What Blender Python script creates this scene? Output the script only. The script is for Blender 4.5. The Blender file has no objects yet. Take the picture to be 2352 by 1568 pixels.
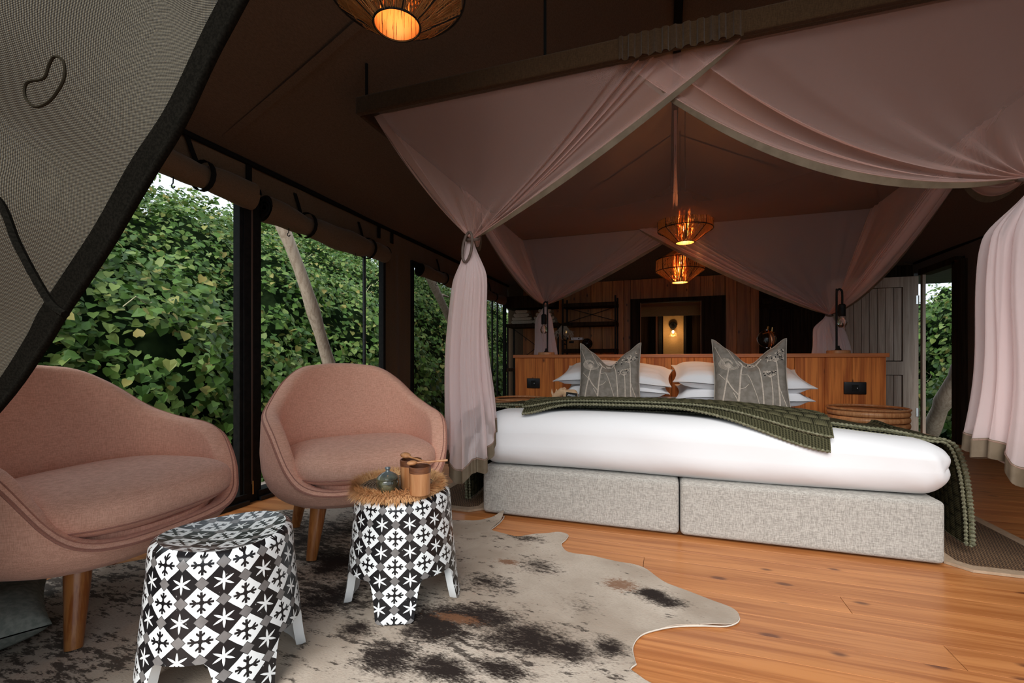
import bpy, math, random
import numpy as np
from mathutils import Vector, Matrix
random.seed(7); np.random.seed(7)
sc = bpy.context.scene
COL = sc.collection
R = math.radians
# ------------------------------------------------------------------ camera, world, lights, exposure
EYE = 0.85; YAW = 18.76; FPX = 1045.0; CX = 1176.0; HY = 830.0
cd = bpy.data.cameras.new('camera'); cam = bpy.data.objects.new('camera', cd); COL.objects.link(cam)
cd.sensor_width = 36; cd.lens = FPX / 2352 * 36; cd.shift_y = (HY - 784) / 2352; cd.clip_start = 0.02; cd.clip_end = 200
cam.location = (0, 0, EYE); cam.rotation_euler = (R(90), 0, R(YAW)); sc.camera = cam
w = bpy.data.worlds.new('overcast_sky'); sc.world = w; w.use_nodes = True
bg = w.node_tree.nodes['Background']; bg.inputs[0].default_value = (0.80, 0.90, 1.0, 1); bg.inputs[1].default_value = 1.0
sd = bpy.data.lights.new('hazy_sun', 'SUN'); sun = bpy.data.objects.new('hazy_sun', sd); COL.objects.link(sun)
sd.energy = 2.75; sd.angle = R(45); sd.color = (1.0, 0.97, 0.93); sun.rotation_euler = (R(50), 0, R(0))
sc.view_settings.view_transform = 'Standard'; sc.view_settings.look = 'None'
sc.view_settings.exposure = 0.52; sc.view_settings.gamma = 1; sc.view_settings.use_curve_mapping = False
sc.cycles.transparent_max_bounces = 24; sc.cycles.max_bounces = 8; sc.cycles.use_denoising = True

SA, CA = math.sin(R(YAW)), math.cos(R(YAW))
def ray(px, py):
    r = (px - CX) / FPX; return Vector((-SA + r * CA, CA + r * SA, (HY - py) / FPX))
def onY(px, py, Y):
    d = ray(px, py); t = Y / d.y; return Vector((d.x * t, Y, EYE + d.z * t))
def onX(px, py, X):
    d = ray(px, py); t = X / d.x; return Vector((X, d.y * t, EYE + d.z * t))
def onZ(px, py, Z=0.0):
    d = ray(px, py); t = (Z - EYE) / d.z; return Vector((d.x * t, d.y * t, Z))

# ------------------------------------------------------------------ node helpers
class E:
    def __init__(s, t, o): s.t = t; s.o = o
    def _m(s, op, *a, clamp=False):
        n = s.t.nodes.new('ShaderNodeMath'); n.operation = op; n.use_clamp = clamp
        for i, x in enumerate((s,) + a):
            x = x.o if isinstance(x, E) else x
            if isinstance(x, (int, float)): n.inputs[i].default_value = x
            else: s.t.links.new(x, n.inputs[i])
        return E(s.t, n.outputs[0])
    def __add__(s, b): return s._m('ADD', b)
    __radd__ = __add__
    def __sub__(s, b): return s._m('SUBTRACT', b)
    def __rsub__(s, b): return (s * -1.0) + b
    def __mul__(s, b): return s._m('MULTIPLY', b)
    __rmul__ = __mul__
    def __truediv__(s, b): return s._m('DIVIDE', b)
    def lt(s, b): return s._m('LESS_THAN', b)
    def gt(s, b): return s._m('GREATER_THAN', b)
    def abs(s): return s._m('ABSOLUTE')
    def fl(s): return s._m('FLOOR')
    def fr(s): return s._m('FRACT')
    def mn(s, b): return s._m('MINIMUM', b)
    def mx(s, b): return s._m('MAXIMUM', b)
    def sin(s): return s._m('SINE')
    def sqrt(s): return s._m('SQRT')
    def pw(s, b): return s._m('POWER', b)
    def mod(s, b): return s._m('FLOORED_MODULO', b)
    def cl(s): return s._m('ADD', 0.0, clamp=True)
    def exp(s): return s._m('EXPONENT')
def mr(e, a, b, c=0.0, d=1.0):
    n = e.t.nodes.new('ShaderNodeMapRange'); n.interpolation_type = 'SMOOTHSTEP'
    e.t.links.new(e.o, n.inputs[0])
    for i, v in enumerate((a, b, c, d)): n.inputs[i + 1].default_value = v
    return E(e.t, n.outputs[0])
def rgb(c): return (c[0], c[1], c[2], 1)
def mixc(t, f, a, b):
    n = t.nodes.new('ShaderNodeMix'); n.data_type = 'RGBA'
    for i, x in ((0, f), (6, a), (7, b)):
        x = x.o if isinstance(x, E) else x
        if isinstance(x, (int, float)): n.inputs[i].default_value = x
        elif isinstance(x, tuple): n.inputs[i].default_value = rgb(x)
        else: t.links.new(x, n.inputs[i])
    return n.outputs[2]
def coords(t, kind='Object', scale=(1, 1, 1), off=None):
    tc = t.nodes.new('ShaderNodeTexCoord'); mp = t.nodes.new('ShaderNodeMapping')
    t.links.new(tc.outputs[kind], mp.inputs[0]); mp.inputs['Scale'].default_value = scale
    if off is not None: t.links.new(off, mp.inputs['Location'])
    return mp.outputs[0]
def noise(t, vec, scale=1.0, detail=4, rough=0.55, dist=0.0):
    n = t.nodes.new('ShaderNodeTexNoise'); t.links.new(vec, n.inputs['Vector'])
    n.inputs['Scale'].default_value = scale; n.inputs['Detail'].default_value = detail
    n.inputs['Roughness'].default_value = rough; n.inputs['Distortion'].default_value = dist
    return E(t, n.outputs[0])
def sep(t, vec):
    n = t.nodes.new('ShaderNodeSeparateXYZ'); t.links.new(vec, n.inputs[0]); return [E(t, o) for o in n.outputs]
def newm(name):
    m = bpy.data.materials.new(name); m.use_nodes = True; t = m.node_tree; p = t.nodes['Principled BSDF']; return m, t, p
def bump(t, p, h, strength=0.4, dist=0.01):
    b = t.nodes.new('ShaderNodeBump'); b.inputs['Strength'].default_value = strength; b.inputs['Distance'].default_value = dist
    t.links.new(h.o, b.inputs['Height']); t.links.new(b.outputs[0], p.inputs['Normal']); return b
def setc(t, p, c):
    if isinstance(c, tuple): p.inputs['Base Color'].default_value = rgb(c)
    else: t.links.new(c, p.inputs['Base Color'])
def pm(name, c1, c2=None, scale=(20, 20, 20), rough=0.7, metal=0.0, bmp=0.0, bscale=None, bdist=0.005, spec=0.5, detail=5, lo=0.35, hi=0.65, coat=0.0):
    m, t, p = newm(name); p.inputs['Roughness'].default_value = rough; p.inputs['Metallic'].default_value = metal
    p.inputs['Specular IOR Level'].default_value = spec; p.inputs['Coat Weight'].default_value = coat
    if c2 is None: setc(t, p, c1)
    else: setc(t, p, mixc(t, mr(noise(t, coords(t, scale=scale), 1, detail), lo, hi), c1, c2))
    if bmp: bump(t, p, noise(t, coords(t, scale=bscale or scale), 1, 3), bmp, bdist)
    return m
def fabric(name, c1, c2, thread=700, rough=0.95, big=3.0, bmp=0.25, spec=0.15, slub=1.0):
    """woven cloth: crossed stretched noises give the threads"""
    m, t, p = newm(name); p.inputs['Roughness'].default_value = rough; p.inputs['Specular IOR Level'].default_value = spec
    p.inputs['Sheen Weight'].default_value = 0.15
    a = noise(t, coords(t, scale=(thread, thread, thread * .12)), 1, 2); b = noise(t, coords(t, scale=(thread * .12, thread * .12, thread)), 1, 2)
    f = (a + b) * 0.5
    setc(t, p, mixc(t, mr(f, 0.5 - .14 * slub, 0.5 + .14 * slub), c1, c2)); bump(t, p, f, bmp, 0.002)
    return m
def wood(name, c1, c2, dark, axis=0, rough=0.35, knots=1.0, gs=1.0, coat=0.0, spec=.5, tone=.35):
    m, t, p = newm(name); p.inputs['Roughness'].default_value = rough; p.inputs['Coat Weight'].default_value = coat
    p.inputs['Coat Roughness'].default_value = .15; p.inputs['Specular IOR Level'].default_value = spec
    oi = t.nodes.new('ShaderNodeObjectInfo'); rnd = E(t, oi.outputs['Random'])
    cb = t.nodes.new('ShaderNodeCombineXYZ')
    for i in range(3): t.links.new((rnd * (37.0 + 11 * i)).o, cb.inputs[i])
    s = [26 * gs] * 3; s[axis] = 1.3 * gs
    g = noise(t, coords(t, scale=tuple(s), off=cb.outputs[0]), 1, 6, .6, .6)
    s2 = [150 * gs] * 3; s2[axis] = 3 * gs
    g2 = noise(t, coords(t, scale=tuple(s2), off=cb.outputs[0]), 1, 3)
    f = mr(g * .7 + g2 * .3, .38, .60)
    col = mixc(t, f, c1, c2)
    col = mixc(t, rnd * tone, col, dark)
    oc = sep(t, coords(t)); kc = t.nodes.new('ShaderNodeCombineXYZ')
    t.links.new((oc[axis] * 3.6 + rnd * 41.0).o, kc.inputs[0]); t.links.new((oc[1 if axis == 0 else 0] * 7.5 + rnd * 17.0).o, kc.inputs[1])
    v = t.nodes.new('ShaderNodeTexVoronoi'); v.voronoi_dimensions = '2D'; t.links.new(kc.outputs[0], v.inputs['Vector']); v.inputs['Scale'].default_value = 1
    k = mr(E(t, v.outputs['Distance']) + (g - .5) * .22, 0.03, .13, 1, 0)
    has = mr(E(t, sep(t, v.outputs['Color'])[0].o), .62, .66) if knots else None
    if knots: col = mixc(t, k * has * (.85 * knots), col, dark)
    setc(t, p, col); bump(t, p, g2, .12, .002)
    return m

# ------------------------------------------------------------------ mesh helpers
class MB:
    def __init__(s): s.v = []; s.f = []; s.uv = []; s.mi = []
    def add(s, v, f, mi=0, uv=None):
        b = len(s.v); s.v.extend([tuple(x) for x in v]); s.f.extend([tuple(i + b for i in q) for q in f]); s.mi.extend([mi] * len(f))
        s.uv.extend(uv if uv is not None else [(0, 0)] * len(v)); return s
    def box(s, c, d, rz=0.0, M=None, mi=0):
        x, y, z = d[0] / 2, d[1] / 2, d[2] / 2
        v = [Vector((a * x, b * y, e * z)) for e in (-1, 1) for b in (-1, 1) for a in (-1, 1)]
        if M is None: M = Matrix.Rotation(rz, 3, 'Z')
        v = [M @ q + Vector(c) for q in v]
        return s.add(v, [(0, 2, 3, 1), (4, 5, 7, 6), (0, 1, 5, 4), (1, 3, 7, 5), (3, 2, 6, 7), (2, 0, 4, 6)], mi)
    def bar(s, a, b, wd, th, mi=0):
        a = Vector(a); b = Vector(b); d = b - a; q = d.to_track_quat('Z', 'Y').to_matrix()
        return s.box((a + b) / 2, (wd, th, d.length), M=q, mi=mi)
    def tube(s, pts, r, n=8, closed=False, cap=True, mi=0):
        pts = [Vector(p) for p in pts]; m = len(pts); rr = r if isinstance(r, (list, tuple)) else [r] * m
        v = []; up = None
        for i, p in enumerate(pts):
            d = (pts[(i + 1) % m] - pts[i - 1]) if closed else (pts[min(i + 1, m - 1)] - pts[max(i - 1, 0)])
            d = d.normalized() if d.length > 1e-9 else Vector((0, 0, 1))
            if up is None: up = d.orthogonal().normalized()
            up = (up - d * up.dot(d)); up = up.normalized() if up.length > 1e-6 else d.orthogonal().normalized()
            o = d.cross(up)
            for k in range(n):
                a = 2 * math.pi * k / n; v.append(p + (up * math.cos(a) + o * math.sin(a)) * rr[i])
        f = [(i * n + k, i * n + (k + 1) % n, ((i + 1) % m) * n + (k + 1) % n, ((i + 1) % m) * n + k) for i in range(m if closed else m - 1) for k in range(n)]
        if cap and not closed: f += [tuple(range(n))[::-1], tuple((m - 1) * n + k for k in range(n))]
        return s.add(v, f, mi)
    def lathe(s, prof, n=32, c=(0, 0, 0), mi=0, cap=True):
        v = [(c[0] + r * math.cos(2 * math.pi * k / n), c[1] + r * math.sin(2 * math.pi * k / n), c[2] + z) for r, z in prof for k in range(n)]
        m = len(prof); f = [(i * n + k, i * n + (k + 1) % n, (i + 1) * n + (k + 1) % n, (i + 1) * n + k) for i in range(m - 1) for k in range(n)]
        if cap: f += [tuple(range(n))[::-1], tuple((m - 1) * n + k for k in range(n))]
        return s.add(v, f, mi)
    def grid(s, P, nu, nv, cu=False, mi=0, uvf=None, flip=False):
        """P(i,j)->point, nu x nv"""
        v = [P(i, j) for j in range(nv) for i in range(nu)]
        f = []
        for j in range(nv - 1):
            for i in range(nu if cu else nu - 1):
                q = (j * nu + i, j * nu + (i + 1) % nu, (j + 1) * nu + (i + 1) % nu, (j + 1) * nu + i)
                f.append(q[::-1] if flip else q)
        uv = [uvf(i, j) for j in range(nv) for i in range(nu)] if uvf else None
        return s.add(v, f, mi, uv)
def rbox(c, h, r, n=5, k=4):
    """rounded box: (verts, faces)"""
    v = []; f = []; r = min(r, *h) - 1e-5
    def line(hh):
        a = [-hh + r * (1 - math.cos(math.pi / 2 * i / k)) for i in range(k)]
        b = [-(hh - r) + 2 * (hh - r) * i / n for i in range(n + 1)]
        return a + b + [-x for x in a[::-1]]
    L = [line(x) for x in h]; idx = {}
    def vert(i, j, l):
        if (i, j, l) in idx: return idx[i, j, l]
        p = [L[0][i], L[1][j], L[2][l]]
        q = [max(-(h[a] - r), min(h[a] - r, p[a])) for a in range(3)]
        d = Vector(p) - Vector(q)
        # cube shell to sphere
        if d.length > 1e-9:
            d = d.normalized() * r
        idx[i, j, l] = len(v); v.append(Vector(q) + d + Vector(c)); return idx[i, j, l]
    N = [len(x) for x in L]
    for ax in range(3):
        a, b = [(1, 2), (2, 0), (0, 1)][ax]
        for side in (0, N[ax] - 1):
            for i in range(N[a] - 1):
                for j in range(N[b] - 1):
                    q = []
                    for di, dj in ((0, 0), (1, 0), (1, 1), (0, 1)):
                        t = [0, 0, 0]; t[ax] = side; t[a] = i + di; t[b] = j + dj; q.append(vert(*t))
                    f.append(tuple(q) if side else tuple(q[::-1]))
    return v, f
def mk(name, mb, mats, parent=None, smooth=True, base=True, sharp=40, uv=False, world=False, mods=None):
    """one mesh object; the origin goes to its base centre. Coordinates are the parent's local ones (world=True: the world's)."""
    v = np.array([tuple(p) for p in mb.v], dtype=float)
    if world and parent is not None: v = v - np.array(parent.get('_w', (0, 0, 0)))
    c = np.zeros(3)
    if base and len(v):
        lo, hi = v.min(0), v.max(0); c = np.array(((lo[0] + hi[0]) / 2, (lo[1] + hi[1]) / 2, lo[2])); v = v - c
    me = bpy.data.meshes.new(name); me.from_pydata(v.tolist(), [], mb.f)
    if not isinstance(mats, (list, tuple)): mats = [mats]
    for m in mats: me.materials.append(m)
    if len(mats) > 1: me.polygons.foreach_set('material_index', mb.mi)
    if uv:
        l = me.uv_layers.new(name='UVMap'); vi = np.zeros(len(me.loops), dtype=np.int32); me.loops.foreach_get('vertex_index', vi)
        l.data.foreach_set('uv', np.array(mb.uv, dtype=np.float32)[vi].ravel())
    me.validate(); me.update()
    if smooth:
        me.polygons.foreach_set('use_smooth', [True] * len(me.polygons))
        if sharp: me.set_sharp_from_angle(angle=R(sharp))
    o = bpy.data.objects.new(name, me); COL.objects.link(o); o.location = tuple(c)
    if parent is not None: o.parent = parent
    else: pass
    pw = np.array(parent.get('_w', (0, 0, 0))) if parent is not None else np.zeros(3)
    o['_w'] = [float(x) for x in (c + pw)]
    return o
def tag(o, label=None, cat=None, group=None, kind=None):
    if label: o['label'] = label
    if cat: o['category'] = cat
    if group: o['group'] = group
    if kind: o['kind'] = kind
    return o
def thing(name, label, cat, loc=(0, 0, 0), rz=0.0, group=None):
    o = bpy.data.objects.new(name, None); COL.objects.link(o); o.location = loc; o.rotation_euler = (0, 0, rz)
    o.empty_display_size = .05; o['_w'] = [float(x) for x in loc]
    return tag(o, label, cat, group)
def struct(name, mb, m, parent=None, **k):
    o = mk(name, mb, m, parent, **k)
    if parent is None: o['kind'] = 'structure'
    return o
def copy_tree(o, parent=None):
    c = o.copy(); COL.objects.link(c); c.parent = parent
    for ch in [x for x in bpy.data.objects if x.parent is o]: copy_tree(ch, c)
    return c
def clone(root, loc, rz=None, label=None, group=None):
    c = copy_tree(root); c.location = loc
    if rz is not None: c.rotation_euler = (0, 0, rz)
    if label: c['label'] = label
    if group: c['group'] = group
    return c
def catmull(P, n=8, closed=False):
    P = [Vector(p) for p in P]; m = len(P); out = []
    for i in range(m if closed else m - 1):
        g = lambda k: P[k % m] if closed else P[max(0, min(m - 1, k))]
        a, b, c, d = g(i - 1), g(i), g(i + 1), g(i + 2)
        for k in range(n):
            t = k / n; out.append(0.5 * ((2 * b) + (c - a) * t + (2 * a - 5 * b + 4 * c - d) * t * t + (3 * b - a - 3 * c + d) * t ** 3))
    if not closed: out.append(P[-1])
    return out
def lerp(a, b, t): return a + (b - a) * t
def sst(a, b, x):
    t = max(0.0, min(1.0, (x - a) / (b - a))); return t * t * (3 - 2 * t)

# ------------------------------------------------------------------ materials
M_floor = wood('varnished_pine_floor', (.37, .125, .034), (.56, .225, .072), (.11, .032, .012), axis=0, rough=.34, coat=.12, gs=.8, tone=.12, spec=.4)
M_wall = wood('warm_pine_wall', (.36, .115, .022), (.62, .22, .045), (.05, .016, .006), axis=2, rough=.5, gs=.8, tone=.45)
M_head = wood('oiled_pine_headboard', (.44, .105, .017), (.84, .275, .055), (.10, .022, .007), axis=2, rough=.55, gs=.7, tone=.2, spec=.3)
M_headtop = wood('oiled_pine_cap', (.48, .13, .026), (.62, .20, .05), (.10, .026, .010), axis=0, rough=.4, gs=.8, knots=0)
M_darkwood = wood('black_stained_wood', (.022, .013, .008), (.045, .027, .016), (.006, .004, .003), axis=2, rough=.8, knots=0, spec=.08)
M_greywood = wood('weathered_grey_door', (.36, .265, .20), (.54, .43, .34), (.18, .12, .08), axis=2, rough=.55, knots=.2, tone=.2)
M_deck = wood('grey_deck_board', (.30, .24, .20), (.42, .35, .30), (.12, .10, .08), axis=1, rough=.8, knots=.3)
M_log = wood('bleached_log', (.44, .34, .25), (.66, .55, .43), (.16, .11, .07), axis=2, rough=.85, knots=.5, gs=1.4)
M_leg = wood('walnut_leg', (.30, .085, .015), (.50, .20, .055), (.08, .02, .006), axis=2, rough=.28, knots=0, gs=1.8, coat=.3)
M_cup = wood('turned_wild_olive', (.50, .20, .07), (.68, .34, .15), (.16, .05, .02), axis=2, rough=.4, knots=.3, gs=1.6, tone=.25)
M_cupdark = pm('dark_turned_rim', (.12, .04, .018), (.20, .075, .03), (30, 30, 200), .45)
M_black = pm('black_steel', (.006, .006, .006), (.012, .011, .010), (30, 30, 30), .6, spec=.2)
M_blackmatt = pm('black_webbing', (.008, .007, .006), None, rough=.95, spec=.1)
M_rod = pm('dark_grey_steel', (.03, .032, .035), (.05, .052, .056), (10, 10, 60), .4, metal=.6)
M_canvas = fabric('brown_canvas', (.085, .052, .030), (.125, .080, .048), thread=500, bmp=.15)
M_canvas2 = fabric('tan_canvas', (.105, .062, .032), (.145, .088, .048), thread=500, bmp=.15)
M_rail = fabric('dark_canopy_rail_canvas', (.034, .018, .008), (.058, .031, .014), thread=500, spec=.02)
M_pink = fabric('dusty_pink_wool', (.70, .365, .255), (.88, .515, .38), thread=420, big=4, bmp=.35)
M_pinkpipe = fabric('dusty_pink_piping', (.36, .16, .115), (.46, .22, .165), thread=600)
M_white = pm('white_cotton', (.755, .755, .765), None, rough=.9, spec=.1, bmp=.12, bscale=(5, 5, 5), bdist=.03)
M_sheet = pm('white_pillow_cotton', (.80, .80, .82), None, rough=.9, spec=.1, bmp=.25, bscale=(9, 14, 9), bdist=.02)
M_greylinen = fabric('grey_linen_weave', (.24, .225, .20), (.49, .465, .42), thread=450, bmp=.4, slub=1.3)
M_greycush = pm('washed_grey_linen', (.20, .175, .145), (.27, .24, .205), (25, 25, 25), .95, spec=.1, bmp=.2, bscale=(60, 60, 60))
M_stitch = pm('pale_raised_stitching', (.66, .57, .48), (.54, .46, .38), (90, 90, 90), .9, spec=.1)
M_piping = pm('pale_grey_piping', (.42, .37, .31), None, rough=.9)
M_darkstitch = pm('charcoal_stitching', (.035, .03, .028), None, rough=.9)
M_greenwool = pm('grey_green_felt', (.16, .175, .15), (.24, .25, .215), (60, 60, 60), .98, spec=.05, bmp=.3, bscale=(160, 160, 160))
M_khaki = pm('khaki_satin_border', (.115, .086, .054), (.16, .122, .080), (12, 12, 12), .6, spec=.3)
M_hemdark = pm('dark_canvas_hem', (.005, .0045, .0035), (.009, .0078, .006), (300, 300, 300), 1.0, spec=0.0)
M_brass = pm('brass', (.75, .45, .16), None, rough=.3, metal=1)
M_copper = pm('polished_copper', (.85, .38, .22), None, rough=.15, metal=1)
M_sisalb = pm('tan_rug_binding', (.36, .25, .16), (.42, .30, .2), (60, 60, 60), .9)
M_raffia = pm('raffia_fringe', (.66, .33, .12), (.90, .56, .27), (40, 40, 40), .8, lo=.3, hi=.7)
M_paper = pm('white_paper', (.7, .72, .76), None, rough=.8)
M_towel = pm('cream_towelling', (.42, .37, .29), (.52, .46, .37), (60, 60, 60), 1, spec=.05, bmp=.6, bscale=(220, 220, 220))
M_ground = pm('dark_leaf_litter', (.012, .014, .008), (.03, .028, .016), (9, 9, 9), 1)
M_bark = pm('vine_stem', (.30, .28, .16), (.42, .40, .24), (40, 40, 40), .8)
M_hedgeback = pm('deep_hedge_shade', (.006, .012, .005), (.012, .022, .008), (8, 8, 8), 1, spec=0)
M_trunk = pm('tree_trunk', (.05, .04, .03), (.09, .075, .055), (8, 8, 30), .95)
M_rhino = pm('pale_carved_wood', (.58, .36, .20), (.68, .45, .27), (30, 30, 30), .6)
M_wicker = pm('honey_wicker', (.22, .10, .03), (.40, .20, .07), (60, 60, 220), .6, bmp=.6, bscale=(60, 60, 300))
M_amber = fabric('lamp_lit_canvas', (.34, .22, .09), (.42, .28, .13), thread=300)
def mat_net(nm='sheer_pink_net', op0=.31, cc=(.84, .56, .49, 1)):
    m, t, p = newm(nm); t.nodes.remove(p); out = t.nodes['Material Output']
    d = t.nodes.new('ShaderNodeBsdfDiffuse'); tl = t.nodes.new('ShaderNodeBsdfTranslucent'); tr = t.nodes.new('ShaderNodeBsdfTransparent')
    for n in (d, tl): n.inputs[0].default_value = cc
    mx = t.nodes.new('ShaderNodeMixShader'); mx.inputs[0].default_value = .4; t.links.new(d.outputs[0], mx.inputs[1]); t.links.new(tl.outputs[0], mx.inputs[2])
    lw = t.nodes.new('ShaderNodeLayerWeight'); lw.inputs[0].default_value = .5
    op = (E(t, lw.outputs['Facing']).pw(2.0) * .5 + op0).cl()
    m2 = t.nodes.new('ShaderNodeMixShader'); t.links.new(op.o, m2.inputs[0]); t.links.new(tr.outputs[0], m2.inputs[1]); t.links.new(mx.outputs[0], m2.inputs[2])
    t.links.new(m2.outputs[0], out.inputs[0]); return m
M_net = mat_net(); M_drape = mat_net('sheer_pink_drape', .48, (.95, .82, .81, 1)); M_netback = mat_net('sheer_pink_net_back', .44, (.92, .68, .64, 1)); M_netceil = mat_net('sheer_net_ceiling', .16, (.62, .42, .38, 1))
def mat_thin(name, c, tfac, rough=.9):
    m, t, p = newm(name); p.inputs['Roughness'].default_value = rough; setc(t, p, mixc(t, mr(noise(t, coords(t, scale=(120, 120, 120)), 1, 2), .3, .7), c, tuple(x * .65 for x in c)))
    tl = t.nodes.new('ShaderNodeBsdfTranslucent'); tl.inputs[0].default_value = rgb(c)
    mx = t.nodes.new('ShaderNodeMixShader'); mx.inputs[0].default_value = tfac; out = t.nodes['Material Output']
    t.links.new(p.outputs[0], mx.inputs[1]); t.links.new(tl.outputs[0], mx.inputs[2]); t.links.new(mx.outputs[0], out.inputs[0]); return m
M_jute = mat_thin('jute_string', (.62, .30, .09), .3)
M_shade = mat_thin('inner_jute_shade', (.30, .14, .05), .5)
def mat_inner():
    m, t, p = newm('open_jute_shade'); setc(t, p, (.30, .14, .05)); tl = t.nodes.new('ShaderNodeBsdfTranslucent'); tl.inputs[0].default_value = (.75, .36, .13, 1); m0 = t.nodes.new('ShaderNodeMixShader'); m0.inputs[0].default_value = .5; t.links.new(p.outputs[0], m0.inputs[1]); t.links.new(tl.outputs[0], m0.inputs[2]); X, Y, Z = sep(t, coords(t)); a = X._m('ARCTAN2', Y)
    n = noise(t, coords(t, scale=(180, 180, 6)), 1, 3); tr = t.nodes.new('ShaderNodeBsdfTransparent'); mx = t.nodes.new('ShaderNodeMixShader'); t.links.new(mr(n, .54, .60).o, mx.inputs[0])
    t.links.new(m0.outputs[0], mx.inputs[1]); t.links.new(tr.outputs[0], mx.inputs[2]); t.links.new(mx.outputs[0], t.nodes['Material Output'].inputs[0]); return m
M_inner = mat_inner()
def mat_leaf(name, pal, seedoff=0.0):
    m, t, p = newm(name); g = t.nodes.new('ShaderNodeNewGeometry'); r = E(t, g.outputs['Random Per Island'])
    oi = t.nodes.new('ShaderNodeObjectInfo'); r = (r + E(t, oi.outputs['Random'])).fr()
    cr = t.nodes.new('ShaderNodeValToRGB'); t.links.new(r.o, cr.inputs[0]); el = cr.color_ramp.elements
    for i, (pos, c) in enumerate(pal):
        e = el[i] if i < 2 else el.new(pos); e.position = pos; e.color = rgb(c)
    n = noise(t, coords(t, scale=(2, 2, 2)), 1, 2)
    col = mixc(t, mr(n, .4, .65), cr.outputs[0], tuple(x * .8 for x in pal[0][1]))
    setc(t, p, cr.outputs[0]); p.inputs['Roughness'].default_value = .5; p.inputs['Specular IOR Level'].default_value = .25
    tl = t.nodes.new('ShaderNodeBsdfTranslucent'); t.links.new(cr.outputs[0], tl.inputs[0])
    mx = t.nodes.new('ShaderNodeMixShader'); mx.inputs[0].default_value = .22
    t.links.new(p.outputs[0], mx.inputs[1]); t.links.new(tl.outputs[0], mx.inputs[2]); t.links.new(mx.outputs[0], t.nodes['Material Output'].inputs[0]); return m
M_leaf = mat_leaf('heart_shaped_leaf', [(0, (.035, .085, .015)), (1, (.15, .235, .055)), (.5, (.08, .165, .028)), (.9, (.19, .26, .07)), (.985, (.30, .25, .07))])
M_leaf2 = mat_leaf('small_tree_leaf', [(0, (.05, .11, .022)), (1, (.20, .28, .08)), (.5, (.10, .18, .04))])
def mat_bulb(name, c, s):
    m, t, p = newm(name); p.inputs['Emission Color'].default_value = rgb(c); p.inputs['Emission Strength'].default_value = s; setc(t, p, c); return m
M_bulb = mat_bulb('glowing_filament_bulb', (1, .55, .22), 9)
M_tiny = mat_bulb('tiny_warm_bulb', (1, .6, .2), 3)
def mat_glass():
    m, t, p = newm('clear_glass'); p.inputs['Transmission Weight'].default_value = 1; p.inputs['Roughness'].default_value = .02; p.inputs['IOR'].default_value = 1.35; p.inputs['Base Color'].default_value = (1, .97, .92, 1); return m
M_glass = mat_glass()
def mat_pot():
    m, t, p = newm('mottled_olive_glaze'); p.inputs['Roughness'].default_value = .16; p.inputs['Coat Weight'].default_value = .5
    n = mr(noise(t, coords(t, scale=(35, 35, 35)), 1, 5), .4, .62); z = sep(t, coords(t))[2]
    c = mixc(t, n, (.035, .035, .022), (.12, .115, .06)); c = mixc(t, mr(z, .045, .085), c, (.12, .15, .16)); c = mixc(t, mr(z, .0, .006, 1, 0), c, (.35, .13, .06))
    setc(t, p, c); return m
M_pot = mat_pot()
def mat_hide():
    m, t, p = newm('brindled_cowhide'); p.inputs['Roughness'].default_value = .85; p.inputs['Specular IOR Level'].default_value = .25
    tc = coords(t, 'Generated'); tc = coords(t, 'Object'); X, Y, Z = sep(t, tc)
    big = noise(t, coords(t, scale=(3.0, 5.5, 1)), 1, 6, .62); sp = noise(t, coords(t, scale=(16, 42, 1)), 1, 5, .7); hair = noise(t, coords(t, scale=(90, 260, 1)), 1, 3)
    base = mixc(t, mr(noise(t, coords(t, scale=(2, 2, 1)), 1, 4), .35, .65), (.33, .265, .205), (.54, .465, .385))
    base = mixc(t, mr(hair, .35, .75) * .6, base, (.36, .295, .235))
    return m, t, p, X, Y, big, sp, hair, base
def hide_finish(origin, blobs, tans):
    m, t, p, X, Y, big, sp, hair, base = mat_hide()
    s = None
    for (bx, by, rx, ry, st) in blobs:
        a = (X - (bx - origin[0])) / rx; b = (Y - (by - origin[1])) / ry
        g = ((a * a + b * b) * -1.0).exp() * st
        s = g if s is None else s.mx(g)
    fine = noise(t, coords(t, scale=(46, 95, 1)), 1, 5, .75)
    field = s * .62 + big * .50 + sp * .18
    brin = mr(field + (fine - .5) * 1.1 + (hair - .5) * .3, .62, .92) * .72
    base = mixc(t, brin, base, (.075, .055, .042))
    dark = mr(s * .50 + big * .50 + sp * .46 + (hair - .5) * .34, .77, .93)
    speck = mr(sp + (big - .5) * .7 + s * .16 + (hair - .5) * .2 + (X * -.09), .61, .71) * .85
    col = mixc(t, dark.mx(speck) * .98, base, (.014, .008, .006))
    for (bx, by, rx, ry) in tans:
        a = (X - (bx - origin[0])) / rx; b = (Y - (by - origin[1])) / ry
        col = mixc(t, mr(((a * a + b * b) * -1.0).exp() + (fine - .5) * 2.4, .35, .85) * .85, col, (.19, .085, .04))
    setc(t, p, col); bump(t, p, hair * .6 + sp * .4, .35, .004); return m
def mat_knit():
    m, t, p = newm('olive_basket_knit'); p.inputs['Roughness'].default_value = .95; p.inputs['Specular IOR Level'].default_value = .1
    U, V, _ = sep(t, coords(t, 'UV'))
    # lobes in staggered rows, with fine ribs on each
    a = U / .066; row = (V / .042).fl(); b = (V / .042).fr(); a2 = (a + row.mod(2.0) * .5).fr()
    dx = (a2 - .5) * 2.0; lobe = (1.0 - dx * dx).mx(0.0).sqrt()
    hh = (lobe * (1.0 - b * .8)); rib = ((U / .008) * 6.2832).sin() * .5 + .5
    n = noise(t, coords(t, scale=(160, 160, 160)), 1, 2)
    h = hh * .8 + rib * .22 + n * .15
    setc(t, p, mixc(t, mr(h, .10, .85), (.010, .010, .005), (.112, .104, .056))); bump(t, p, h, .9, .012); return m
M_knit = mat_knit()
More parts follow.
